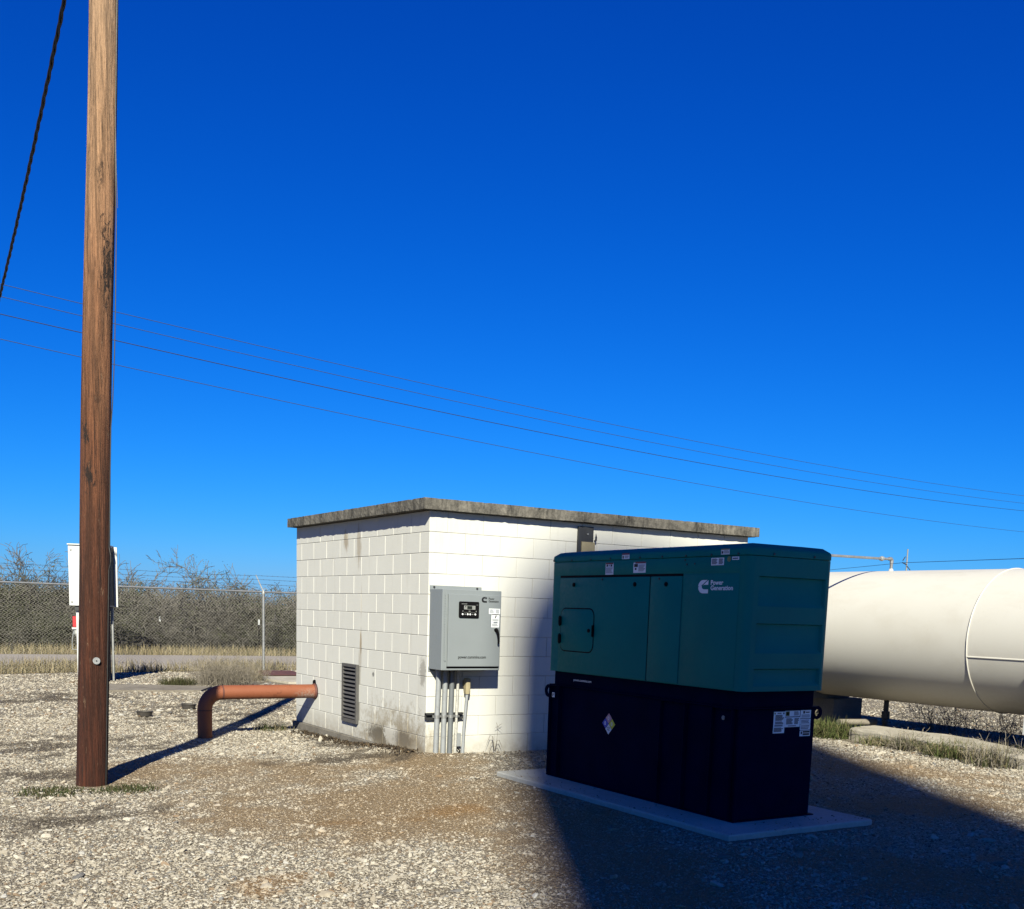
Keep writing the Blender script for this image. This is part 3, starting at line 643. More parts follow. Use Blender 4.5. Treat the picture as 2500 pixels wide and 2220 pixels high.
def eye(O, U, V, r=.058, ri=.030, t=.014):
    O, U, V = Vector(O), Vector(U), Vector(V); n = U.cross(V).normalized(); b = MB(); K = 20
    for s in (0, 1):
        pass
    def ring(rr, off): return [O + U*(rr*math.cos(2*PI*k/K)) + V*(rr*math.sin(2*PI*k/K)) + n*off for k in range(K)]
    L = ring(r, -t/2)+ring(r, t/2)+ring(ri, t/2)+ring(ri, -t/2); F = []
    for q in range(4):
        for k in range(K): F.append((q*K+k, q*K+(k+1) % K, ((q+1) % 4)*K+(k+1) % K, ((q+1) % 4)*K+k))
    b.add(L, F)
    P = [O-U*r*.55+V*r*.83, O-U*r*1.5+V*r*.83, O-U*r*1.5-V*r*1.4, O-U*r*.55-V*r*.83]
    b.add([q+n*(-t/2) for q in P]+[q+n*(t/2) for q in P], [(0,3,2,1),(4,5,6,7),(0,1,5,4),(1,2,6,5),(2,3,7,6),(3,0,4,7)]); return b
eye((.446, -1.530, .790), (0, 1, 0), (0, 0, 1)).build('lifting_eye', M['black'], gen, recalc=True)
eye((1.250, -3.945, .805), (1, 0, 0), (0, 0, 1), .05, .027).build('lifting_eye', M['black'], gen, recalc=True)
eye((.80+.37, -1.530, .790), (0, 1, 0), (0, 0, 1)).build('lifting_eye', M['black'], gen, recalc=True)

# hood walls with rounded upright corners; the near end carries three pressed-in panels
hx0, hx1, hy0, hy1, hz0, hz1 = .420, 1.256, -4.000, -1.540, .975, 1.922; HR = .055
def hood():
    b = MB(); n = 6; prof = []
    # plan profile from the near end's right corner round the back to its left corner (near end left open)
    def corner(cx, cy, a0):
        for k in range(n+1):
            t = R(a0+90*k/n); prof.append((cx+HR*math.cos(t), cy+HR*math.sin(t)))
    corner(hx1-HR, hy0+HR, 270); corner(hx1-HR, hy1-HR, 0); corner(hx0+HR, hy1-HR, 90); corner(hx0+HR, hy0+HR, 180)
    K = len(prof); zs = [hz0, hz1]
    V = [(x, y, z) for z in zs for x, y in prof]; b.add(V, [(k, k+1, K+k+1, K+k) for k in range(K-1)])
    xs = [hx0+HR, .520, 1.187, hx1-HR]; zz = [hz0, 1.012, 1.137, 1.247, 1.457, 1.577, 1.786, hz1]; dp = .020; sl_ = .014
    for i in range(3):
        for j in range(7):
            xa, xb, za, zb = xs[i], xs[i+1], zz[j], zz[j+1]
            if i == 1 and j in (1, 3, 5):
                q = [(xa, hy0, za), (xb, hy0, za), (xb, hy0, zb), (xa, hy0, zb)]; w = [(xa+sl_, hy0+dp, za+sl_*2.2), (xb-sl_, hy0+dp, za+sl_*2.2), (xb-sl_, hy0+dp, zb-sl_*.35), (xa+sl_, hy0+dp, zb-sl_*.35)]
                b.add(q+w, [(4, 5, 6, 7), (0, 1, 5, 4), (1, 2, 6, 5), (2, 3, 7, 6), (3, 0, 4, 7)])
            else: b.add([(xa, hy0, za), (xb, hy0, za), (xb, hy0, zb), (xa, hy0, zb)], [(0, 1, 2, 3)])
    pl = rrect(hx0+.004, hy0+.004, hx1-.004, hy1-.004, HR, 4); b.add([(x, y, hz0) for x, y in pl], [tuple(range(len(pl)-1, -1, -1))])
    return b.build('hood', M['teal'], gen, smooth=35)
hd = hood()
def hoodroof():
    b = MB(); loops = []; xc = (hx0+hx1)/2; w2 = (hx1-hx0)/2
    def dome(x): return .034*max(0, 1-((x-xc)/w2)**2)
    for ins, z in ((.002, 1.925), (-.003, 1.928), (-.003, 1.962), (.000, 1.971), (.007, 1.978), (.020, 1.984), (.034, 1.991), (.046, 1.9965), (.07, 1.998), (.16, 1.999), (.25, 1.999), (.33, 1.999), (.40, 1.999)):
        pl = rrect(hx0+ins, hy0+ins*(1 if ins < .1 else 1), hx1-ins, hy1-ins, max(.012, HR-ins*.5) if ins < .3 else .01, 6)
        loops.append([(x, y, z + (dome(x)*min(1, max(0, (z-1.955)/.04)))) for x, y in pl])
    b.loft(loops, True, True); return b.build('hood_roof', M['teal'], gen, smooth=28)
rf = hoodroof()
SX = hx0
def panel(name, y0, y1, z0, z1, t, parent, m='teal', r=.008, off=0.0):
    b = MB(); pl = rrect(y0, z0, y1, z1, r, 3)
    cy, cz = (y0+y1)/2, (z0+z1)/2; ky = 1-.006/abs(y1-y0); kz = 1-.006/abs(z1-z0)
    b.loft([[(SX-off+.004, y, z) for y, z in pl], [(SX-off-t+.002, y, z) for y, z in pl], [(SX-off-t, cy+(y-cy)*ky, cz+(z-cz)*kz) for y, z in pl]]); return b.build(name, M[m], parent, smooth=30, recalc=True)
b = MB(); b.box((SX-.0015, -3.312, 1.786), (SX+.003, -1.690, 1.806)); b.box((SX-.0012, -2.940, hz0+.004), (SX+.003, -2.924, 1.79)); b.build('gap_shade_strip', M['rubber'], gen)  # black strips standing in for the shade in the door gaps
door1 = panel('door', -2.926, -1.697, .982, 1.787, .008, gen); door2 = panel('door', -3.308, -2.938, .982, 1.787, .008, gen)
pan3 = panel('side_panel', -3.912, -3.317, .982, 1.798, .004, gen)
panel('side_panel', -3.912, -1.600, 1.808, 1.918, .002, gen)
panel('hatch_outline', -2.222, -1.722, 1.155, 1.532, .002, gen, 'rubber', .068, .008)  # black ring, slightly larger than the hatch, drawn as its dark outline
hatch = panel('hatch', -2.212, -1.732, 1.165, 1.522, .005, gen, 'teal', .060, .0085)
for z in (1.418, 1.264):
    b = MB(); b.cbox((SX-.026, -1.748, z-.036), (SX-.010, -1.710, z+.036), .004); b.cyl((SX-.022, -1.729, z-.044), (SX-.022, -1.729, z+.044), .007, 8); b.build('hinge', M['rubber'], hatch)
b = MB(); b.cyl((SX-.014, -2.157, 1.344), (SX-.022, -2.157, 1.344), .016, 14); b.build('latch', M['rubber'], hatch)
b = MB(); b.cbox((SX-.030, -2.226, 1.295), (SX-.012, -2.212, 1.392), .003); b.build('pull', M['rubber'], hatch)
for y, d in ((-1.908, door1), (-2.746, door1), (-3.128, door2)):
    b = MB(); b.cyl((SX-.007, y, 1.728), (SX-.015, y, 1.728), .018, 14); b.cyl((SX-.015, y, 1.728), (SX-.020, y, 1.728), .008, 10); b.build('latch', M['rubber'], d)
for y, d in ((-2.311, door1), (-3.042, door2)):
    b = MB(); b.cyl((SX-.007, y, 1.770), (SX-.0125, y, 1.770), .0085, 10); b.build('screw', M['dull_steel'], d)
for y in (-1.585, -1.856, -2.131, -2.403, -2.789, -3.062, -3.334, -3.613, -3.889):
    b = MB(); b.cyl((SX, y, 1.936), (SX-.009, y, 1.936), .0075, 8); b.build('screw', M['dull_steel'], rf)
for x in (.646, 1.049):
    b = MB(); b.cyl((x, hy0+.01, 1.942), (x, hy0-.009, 1.942), .0085, 8); b.build('screw', M['dull_steel'], rf)
b = MB()
for y, z in ((-3.327, 1.904), (-3.348, 1.872), (-3.435, 1.876)): b.cyl((SX, y, z), (SX-.006, y, z), .0075, 8)
b.build('plug', M['dull_steel'], gen)
# lettering and labels on the long side: U runs towards -Y
UY = (0, -1, 0); xl = SX-.0052
emblem((xl, -3.488, 1.660), UY, UZ, .108, .096).build('emblem', M['label'], pan3)
b = text_mb('Power', .046, (xl, -3.622, 1.722), UY, UZ, bold=.026, width=.130); b2 = text_mb('Generation', .046, (xl, -3.622, 1.684), UY, UZ, bold=.026, width=.232); b.add(b2.v, b2.f); b.build('lettering', M['label'], pan3)
text_mb('power.cummins.com', .030, (tx0+.0105, -1.886, .903), UY, UZ, bold=.012, width=.262).build('lettering', M['label'], skid)
def side_label(y, z, w, h, items, base=None, x=SX-.0022, parent=gen): return decal('warning_label', parent, (x, y, z), UY, UZ, w, h, items, base)
side_label(-2.342, 1.808, .106, .094, [(.02, .88, .98, 1.0, 3), (.1, .68, .32, .86, 2), (.62, .68, .84, .86, 2), (.40, .70, .52, .84, 1)]+lines(.05, .95, .10, .62, 6))
side_label(-2.558, 1.928, .096, .044, [(.0, .76, 1., 1.06, 3), (.08, .10, .25, .62, 2)]+lines(.36, .95, .14, .66, 3), x=SX-.0038, parent=rf)
side_label(-2.710, 1.818, .154, .080, [(.15, .90, 1., 1.06, 3), (.06, .56, .36, .86, 2), (.16, .60, .24, .82, 3), (.12, .28, .26, .48, 2)]+lines(.42, .95, .12, .80, 6))
side_label(-3.712, 1.934, .086, .040, [(.0, .80, 1., 1.0, 4), (.06, .14, .26, .60, 2)]+lines(.34, .94, .14, .72, 4), x=SX-.0038, parent=rf)
side_label(-3.612, 1.860, .132, .052, lines(.05, .52, .12, .92, 7, 1, .8)+lines(.60, .95, .12, .92, 7, 1, .8))
side_label(-3.826, 1.894, .070, .022, [(.08, .25, .86, .70, 1)])
b = MB(); b.cyl((SX-.001, -3.796, 1.901), (SX-.0035, -3.796, 1.901), .019, 18); b.build('round_label', M['lbl_olive'], gen)
# four-colour hazard diamond
dm = MB(); O = Vector((tx0-.0015, -2.433, .584)); r_ = .0885
def dq(uv, mi): dm.add([O+Vector((0, -u*r_, v*r_)) for u, v in uv]+[O+Vector((.0012, -u*r_, v*r_)) for u, v in uv], [(0, 1, 2, 3), (7, 6, 5, 4), (0, 4, 5, 1), (1, 5, 6, 2), (2, 6, 7, 3), (3, 7, 4, 0)], mi)
dq([(-.02, .03), (.48, .52), (0, 1), (-.5, .52)], 0); dq([(-.52, -.47), (-.03, .01), (-.52, .49), (-1, .01)], 1); dq([(.52, -.48), (1, 0), (.51, .49), (.02, 0)], 2); dq([(0, -1), (.49, -.51), (0, -.03), (-.49, -.51)], 3)
dia = dm.build('hazard_diamond', [M['lbl_red'], M['lbl_blue'], M['lbl_yellow'], M['label']], tank)
for ch, u, v, m in (('0', -.16, .34, 'label'), ('0', -.66, -.16, 'label'), ('0', .36, -.16, 'label')):
    text_mb(ch, .044, O+Vector((-.001, -u*r_, v*r_)), UY, UZ, bold=.02).build('digit', M[m], dia)
b = text_mb('DIESEL', .018, O+Vector((-.001, .26*r_, -.44*r_)), UY, UZ, bold=.02, width=.050); b2 = text_mb('FUEL', .018, O+Vector((-.001, .18*r_, -.64*r_)), UY, UZ, bold=.02, width=.034); b.add(b2.v, b2.f); b.build('lettering', M['print'], dia)
decal('tag', gen, (tx0-.0425, -1.640, .742), UY, UZ, .040, .042, [(.1, .2, .4, .8, 1), (.55, .4, .9, .9, 1)], x if False else None)
b = MB(); b.cyl((tx0-.041, -3.842, .778), (tx0-.046, -3.842, .778), .017, 8); b.cyl((tx0-.046, -3.846, .776), (tx0-.048, -3.846, .776), .007, 6); b.build('plug', M['galv_dull'], gen)
# labels on the near end of the tank
def end_label(x, z, w, h, items): return decal('warning_label', tank, (x, ty0-.0005, z), UX, UZ, w, h, items)
end_label(.788, .664, .114, .158, [(.30, .91, .66, .95, 2), (.04, .88, .16, .96, 4), (.80, .88, .93, .96, 1)]+lines(.14, .92, .58, .86, 7, 1, .9)+lines(.14, .92, .42, .55, 3, 1, .85)+lines(.10, .92, .31, .40, 2, 1, .85)+lines(.06, .92, .06, .27, 5, 1, .9))
end_label(.902, .784, .152, .042, [(.03, .12, .30, .92, 4), (.09, .2, .26, .8, 2)]+lines(.60, .95, .15, .9, 5, 1, .7))
end_label(.904, .706, .156, .072, lines(.08, .52, .28, .92, 6, 1, .85)+lines(.62, .94, .28, .92, 6, 1, .85)+[(.22, .08, .75, .17, 1)])
end_label(1.062, .768, .108, .060, [(.24, .58, .42, .90, 2), (.48, .66, .85, .80, 2)]+lines(.1, .92, .08, .48, 3))
end_label(1.064, .723, .107, .040, lines(.08, .95, .12, .88, 3, 1, .6))
end_label(1.065, .681, .107, .040, lines(.06, .95, .12, .88, 3, 1, .6))
end_label(1.066, .634, .108, .042, [(.08, .35, .22, .85, 2), (.28, .60, .96, .92, 2), (.28, .16, .92, .50, 2)])

# ------------------------------------------------------------------ utility pole at the left
def pole():
    root = empty('utility_pole', (-3.222, -.152, -.07), 0, 'thick brown weathered wooden pole rising out of the picture at the left', 'utility pole')
    b = MB(); K = 56; rows = 130; A = Vector((-3.282, -.4755, -.35)); B = Vector((-3.0815, -.601, 6.0)); top = 8.2
    loops = []
    for i in range(rows+1):
        z = -.40 + (top+.40)*i/rows; t = (z+.0533)/5.84; c = Vector((-3.2217+.1945*t, -.1520-.1215*t, z)); r = .1238-.0190*t
        c.x += .006*math.sin(z*1.35+.6)
        L = []
        for k in range(K):
            a = 2*PI*k/K; q = Vector((math.cos(a)*2.4, math.sin(a)*2.4, z*.30)); d = .0045*mnoise.noise(q*1.6) + .0030*mnoise.noise(Vector((math.cos(a)*9, math.sin(a)*9, z*.5))) - .006*max(0, mnoise.noise(Vector((math.cos(a)*13, math.sin(a)*13, z*.35+9)))-.35)
            L.append((c.x+(r+d)*math.cos(a), c.y+(r+d)*math.sin(a), z))
        loops.append(L)
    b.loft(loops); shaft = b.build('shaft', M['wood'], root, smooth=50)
    b = MB(); c = Vector((-3.186, -.302, .982)); n = Vector((-.16, -.98, 0)).normalized()
    b.cyl(c-n*.006, c+n*.008, .0285, 24); b.build('round_tag', M['galv'], root); b = MB(); b.cyl(c+n*.008, c+n*.013, .006, 8); b.build('nail', M['dull_steel'], root)
    # ground wire hanging off the right side, stapled lower down
    def side(z, off): 
        t = (z+.0533)/5.84; c = Vector((-3.2217+.1945*t, -.1520-.1215*t, z)); r = .1238-.0190*t; d = (rt0*.98 - Vector((fw.x, fw.y, 0)).normalized()*.12).normalized(); return c + d*(r+off)
    w = [side(z, o) for z, o in ((8.0, .006), (6.2, .006), (5.4, .007), (4.9, .010), (4.62, .020), (4.3, .028), (3.8, .030), (3.4, .028), (3.05, .018), (2.85, .006), (2.4, .005), (1.9, .005), (1.84, .018), (1.78, .019), (1.72, .005), (1.1, .005), (.5, .005), (-.1, .006))]
    b = MB(); b.tube(w, .0042, 6); b.build('ground_wire', M['cable'], root)
    w = [side(z, o) for z, o in ((8.0, .012), (5.9, .008), (5.1, .008), (4.75, .022), (4.50, .036))]
    b = MB(); b.tube(w, [.0045, .0045, .0045, .0035, .002], 6); b.build('loose_wire', M['cable'], root)
    return root
pole()
def service_drop():
    P0 = Vector((-2.991, -.295, 7.327)); P1 = Vector((-2.831, 7.694, 5.63)); P2 = P1 + (P1-P0)*.9 + Vector((-.6, 0, -.2))
    pts = []; n = 420
    def base(t):
        p = P0.lerp(P1, t); p.z -= .10*4*t*(1-t) if t < 1 else -.10*4*(t-1)*.9; return p
    T = [1.9*i/n for i in range(n+1)]
    root = tag(empty('service_cable', P0), 'thick black twisted cable slanting across the top left corner', 'cable')
    for k in range(3):
        P = []
        for t in T:
            c = base(t); a = t*2*PI*13 + k*2*PI/3; P.append(c + rt0*(.0125*math.cos(a)) + Vector((0, 0, 1))*(.0125*math.sin(a)) + Vector((0, 1, 0))*(.0*math.sin(a)))
        b = MB(); b.tube(P, .0105 if k < 2 else .008, 6); b.build('conductor', M['cable'], root, smooth=60)
service_drop()
# four thin line wires passing overhead
LW = 'thin overhead line wires crossing the sky'
for (a, bb, sag, lab) in (((-1.407, 19.228, 8.657), (51.627, 27.743, 8.725), .50, 'topmost of the four thin overhead wires crossing the sky'), ((-1.422, 19.188, 8.369), (51.606, 27.686, 8.309), .52, 'second of the four thin overhead wires from the top'), ((-1.441, 19.133, 7.964), (51.586, 27.629, 7.893), .54, 'third of the four thin overhead wires from the top'), ((-1.469, 19.053, 7.387), (51.529, 27.469, 6.728), .50, 'lowest of the four thin overhead wires crossing the sky')):
    A, B = Vector(a), Vector(bb); b = MB(); P = []
    for i in range(-24, 85):
        t = i/60; p = A.lerp(B, t); p.z -= 4*sag*t*(1-t); P.append(p)
    b.tube(P, .0088 if 'third' not in lab else .0105, 5); tag(b.build('overhead_wire', M['wire'] if 'third' not in lab else M['wire_dark']), lab, 'wire', LW)
# far pole with its wire, right of the tank pipe
fp = empty('utility_pole', (164.6, 124.5, -.2), 0, 'tiny distant utility pole standing beyond the cream tank', 'utility pole')
b = MB(); b.tube([(164.5, 124.5, -.3), (164.76, 124.82, 15.1)], [.17, .12], 8); b.build('shaft', M['galv_dull'], fp)
b = MB(); b.tube([(164.6, 124.66, 12.2), (163.76, 125.0, 12.6)], .10, 6); b.tube([(163.8, 124.98, 12.95), (164.35, 124.9, 13.7)], .09, 6); b.tube([(164.6, 124.6, 12.0), (165.0, 124.1, 11.2)], .08, 6); b.build('bracket_arms', M['dull_steel'], fp)
b = MB(); b.tube([(200.06+36, 173.98+49, 14.9), (200.06, 173.98, 13.717), (163.763, 125.014, 12.55), (136.04, 82.43, 10.9), (108, 39.8, 9.2)], .045, 5); tag(b.build('overhead_wire', M['wire_dark']), 'distant wire running just above the top of the cream tank', 'wire')

# ------------------------------------------------------------------ red-brown pipe out of the left wall
def bend_pipe():
    root = empty('vent_pipe', (-1.38, 2.985, -.1), 0, 'rust red pipe bending out of the ground into the white wall', 'pipe')
    r = .0845; xc, yc, zc = -1.368, 2.985, .432; br_ = .20
    P = [(xc, yc, -.30), (xc, yc, zc-br_-.04)] + [(xc+br_-br_*math.cos(R(a)), yc, zc-br_+br_*math.sin(R(a))) for a in range(0, 91, 9)] + [(-.6, yc, zc), (.10, yc, zc)]
    b = MB(); b.tube(P, r, 32); b.build('pipe_run', M['pipe'], root, smooth=40)
    b = MB(); b.tube([(xc+br_-.006, yc, zc), (xc+br_+.012, yc, zc)], [r+.0015, r+.0015], 32); b.tube([(xc, yc, zc-br_-.012), (xc, yc, zc-br_+.002)], [r+.0015]*2, 32); b.build('weld_seam', M['rust'], root, smooth=40)
    # ragged dark hole and old collar at the wall
    b = MB(); K = 30; ring = []
    for k in range(K):
        a = 2*PI*k/K; rr = r+.012+.016*abs(mnoise.noise(Vector((math.cos(a)*2, math.sin(a)*2, 4)))) + (.05 if 55 < math.degrees(a) < 100 else 0)*.8
        ring.append((yc+rr*math.cos(a)*1.0, zc+rr*math.sin(a)))
    b.add([(-.0065, y, z) for y, z in ring]+[(.004, y, z) for y, z in ring], [tuple(range(K))]+[(k, (k+1) % K, K+(k+1) % K, K+k) for k in range(K)]); b.build('wall_hole', M['rubber'], root)
    b = MB(); b.tube([(-.030, yc, zc), (-.008, yc, zc)], [r+.004, r+.012], 28); b.build('collar', M['rust'], root, smooth=40)
bend_pipe()

# ------------------------------------------------------------------ cream pressure tank at the right
def big_tank():
    root = empty('pressure_tank', (7.0, -1.0, 0), 0, 'long cream horizontal storage tank lying behind the generator', 'tank')
    xc, zc, r = 7.0, 1.31, .86; K = 96; b = MB(); loops = []
    def ring(y, rr): return [(xc+rr*math.cos(2*PI*k/K), y, zc+rr*math.sin(2*PI*k/K)) for k in range(K)]
    for i in range(0, 13): a = R(90*i/12); loops.append(ring(3.1+.43*math.cos(a), max(.004, r*math.sin(a))))
    for y in np.linspace(2.6, -7.4, 26): loops.append(ring(y, r))
    for i in range(1, 13): a = R(90*i/12); loops.append(ring(-7.5-.43*math.sin(a), max(.004, r*math.cos(a))))
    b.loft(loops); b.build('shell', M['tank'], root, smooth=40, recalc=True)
    def bead(y): 
        c = MB(); P = [(xc+(r+.002)*math.cos(2*PI*k/96), y, zc+(r+.002)*math.sin(2*PI*k/96)) for k in range(97)]; c.tube(P, .0095, 6, False); return c
    for y in (-1.70, -5.2): bead(y).build('weld_seam', M['tank'], root, smooth=60)
    c = MB(); a = math.asin((1.125-zc)/r); x = xc-(r+.002)*math.cos(a); c.tube([(x, -1.70, 1.125), (x, -5.2, 1.125)], .0095, 6); c.build('weld_seam', M['tank'], root, smooth=60)
    def saddle(y0, y1, m, ztop, w, name, zb=.4):
        c = MB(); n = 14; poly = [(xc-w, zb)] + [(xc-w+2*w*k/n, zc-math.sqrt(max(0, (r+.004)**2-(-w+2*w*k/n)**2))) for k in range(n+1)] + [(xc+w, zb)]
        V = [(x, y0, z) for x, z in poly]+[(x, y1, z) for x, z in poly]; k = len(poly)
        c.add(V, [tuple(range(k)), tuple(range(2*k-1, k-1, -1))]+[(i, (i+1) % k, k+(i+1) % k, k+i) for i in range(k)]); return c.build(name, m, root, recalc=True)
    saddle(1.03, 1.5, M['pier'], 0, .40, 'saddle', .401)
    c = MB(); c.cbox((6.90, .87, -.2), (7.5, 1.7, .400), .01); c.build('pier', M['pier'], root)
    saddle(-3.1, -2.46, M['white_paint'], 0, .80, 'saddle', .30)
    c = MB(); c.cbox((6.75, -3.2, -.2), (7.85, -2.40, .298), .01); c.build('pier', M['pier'], root)
    c = MB(); c.tube([(7.0, .05, .47), (7.0, .05, -.1)], .035, 10); c.tube([(7.0, .05, .30), (7.0, .05, .20)], .055, 10); c.tube([(7.0, .05, .17), (6.93, .02, .17)], .03, 8); c.build('drain_pipe', M['dull_steel'], root)
big_tank()
vp = empty('galvanised_pipe', (7.0, .15, 2.16), 0, 'thin silver pipe with an elbow running over the cream tank to the building', 'pipe')
b = MB(); b.tube([(4.26, .15, 2.300), (6.86, .15, 2.324), (6.955, .15, 2.327)], .017, 10); b.tube([(6.985, .15, 2.32), (7.0, .15, 2.295), (7.0, .15, 2.16)], .020, 10); b.build('tube', M['galv'], vp, smooth=40)
b = MB(); b.tube([(6.945, .15, 2.328), (6.985, .15, 2.328), (7.0, .15, 2.315), (7.0, .15, 2.275)], .025, 10); b.build('elbow', M['galv'], vp, smooth=50)
b = MB(); b.tube([(6.770, .15, 2.323), (6.785, .15, 2.323), (6.815, .15, 2.324), (6.83, .15, 2.324)], [.026, .032, .032, .026], 8); b.build('union', M['galv_dull'], vp)
b = MB(); b.tube([(7.0, .15, 2.155), (7.0, .15, 2.20)], [.038, .024], 10); b.build('collar', M['white_paint'], vp)
# old concrete kerb in front of the tank
def kerb():
    poly = [(6.03, -.18), (6.55, -.06), (6.66, -.06), (6.66, -1.55), (6.38, -2.1), (6.06, -2.66), (5.98, -4.3), (5.45, -4.3), (5.60, -2.8), (5.78, -2.0), (5.95, -1.0)]
    P = []
    for i in range(len(poly)):
        a, c = Vector(poly[i]).to_3d(), Vector(poly[(i+1) % len(poly)]).to_3d(); k = max(1, int((c-a).length/.12))
        for j in range(k):
            q = a.lerp(c, j/k); n = mnoise.noise(q*4)*.022; P.append((q.x+n, q.y+mnoise.noise(q*4+Vector((9, 0, 0)))*.022))
    b = MB(); cx, cy = 6.2, -1.6
    b.loft([[(x, y, -.15) for x, y in P], [(x, y, .105+.012*mnoise.noise(Vector((x*5, y*5, 0)))) for x, y in P], [(x+(cx-x)*.05, y+(cy-y)*.012, .135+.010*mnoise.noise(Vector((x*3, y*3, 5)))) for x, y in P]])
    tag(b.build('concrete_kerb', M['oldcon'], recalc=True), 'rough low concrete strip lying in front of the cream tank', 'kerb')
kerb()
b = MB(); b.tube([(6.30, .235, .155), (6.62, .20, .150), (6.95, .165, .145)], .042, 12); tag(b.build('old_pipe', M['greycon'], smooth=40), 'short grey pipe lying at the end of the concrete strip', 'pipe')

# ------------------------------------------------------------------ cabinet rack behind the pole
cab = empty('control_cabinet', (-.79, 12.33, -.1), R(-25), 'pale electrical cabinet on a stand near the fence, half hidden by the wooden pole', 'electrical cabinet')
def L(b, name, m, smooth=None, parent=None): return b.build(name, m, cab if parent is None else parent, smooth, local=True)
b = MB(); b.cbox((-.385, -.30, 1.43), (.325, .15, 2.555), .006); body = L(b, 'cabinet_body', M['white_paint'])
b = MB(); b.box((.3255, -.285, 1.445), (.331, .148, 2.54)); L(b, 'side_shade_sheet', M['navy'])  # added navy sheets, here and below, give the unlit sides their shade
b = MB(); b.box((.2455, -.19, .03), (.251, .118, 1.325)); L(b, 'side_shade_sheet', M['navy'])
b = MB(); b.cbox((-.395, .15, 1.42), (.395, .175, 2.56), .003); L(b, 'back_plate', M['white_paint'])
b = MB(); b.cbox((-.395, -.33, 2.556), (.335, .16, 2.58), .004); L(b, 'rain_hood', M['white_paint'])
for x, z in ((-.335, 2.47), (-.335, 1.50), (.28, 2.47), (.28, 1.50)):
    b = MB(); b.cyl((x, -.30, z), (x, -.312, z), .019, 10); L(b, 'bolt', M['galv_dull'])
b = MB(); b.box((-.30, -.26, 1.34), (.27, .12, 1.428)); L(b, 'gutter_box', M['dull_steel'])
b = MB(); b.cbox((-.295, -.20, .02), (.245, .12, 1.335), .005); L(b, 'lower_cabinet', M['white_paint'])
for x in (-.31, .285):
    b = MB(); b.box((x-.022, .121, -.1), (x+.022, .165, 1.42)); L(b, 'post', M['galv'])
b = MB(); b.cbox((-.375, -.16, 1.02), (-.298, -.05, 1.23), .01); L(b, 'red_switch', M['red_plastic'])
b = MB(); b.box((-.385, -.17, .985), (-.296, -.03, 1.018)); L(b, 'bracket', M['white_paint'])
b = MB(); b.tube([(-.33, -.10, .98), (-.33, -.10, .90), (-.31, -.10, .84)], [.045, .05, .02], 10); L(b, 'meter', M['galv_dull'])
b = MB(); b.tube([(-.37, -.10, .98), (-.40, -.12, .75), (-.40, -.12, .60), (-.30, -.10, .59)], .008, 6); L(b, 'cable', M['conduit'])

# dark pans on the gravel
def pan(x, y, r, h, rz, lab, tilt=0):
    z = float(H(x, y))+.012; b = MB(); K = 28
    def ring(rr, zz): return [(rr*math.cos(2*PI*k/K), rr*math.sin(2*PI*k/K), zz) for k in range(K)]
    b.loft([ring(r*.84, 0), ring(r*.97, h*.86), ring(r*1.04, h*.88), ring(r*1.04, h), ring(r*.93, h), ring(r*.80, h*.35)])
    o = b.build('rubber_pan', M['bowl'], smooth=30); o.location = (x, y, z); o.rotation_euler = (tilt, 0, rz); tag(o, lab, 'pan', 'dark pans on the gravel'); return o
pan(-1.47, 5.51, .108, .066, 0, 'dark rubber pan on the gravel in the open, nearer the wooden pole', R(-1))
pan(-.62, 6.45, .108, .070, 1, 'dark rubber pan partly hidden behind the red pipe', R(2))
# flat concrete and rusty plate near the fence
b = MB(); b.prism([(-1.35, 9.75), (.40, 9.40), (.85, 10.3), (-.95, 11.2)], -.2, -.068); tag(b.build('concrete_slab', M['greycon']), 'flush grey concrete slab in the gravel behind the red pipe', 'concrete slab')
b = MB(); b.prism([(2.35, 12.72), (4.6, 12.6), (4.2, 10.8), (2.6, 11.0)], -.2, -.055); tag(b.build('concrete_slab', M['oldcon']), 'pale concrete slab under the rusty plate by the building', 'concrete slab')
b = MB(); b.add([(2.48, 12.86, -.052), (3.75, 12.80, -.050), (3.75, 14.0, -.030), (3.02, 14.05, -.028), (2.48, 12.86, -.042), (3.75, 12.80, -.040), (3.75, 14.0, -.020), (3.02, 14.05, -.018)], [(0,3,2,1),(4,5,6,7),(0,1,5,4),(1,2,6,5),(2,3,7,6),(3,0,4,7)]); tag(b.build('steel_plate', M['rust']), 'dark rusty steel plate lying on the ground beside the building', 'steel plate')

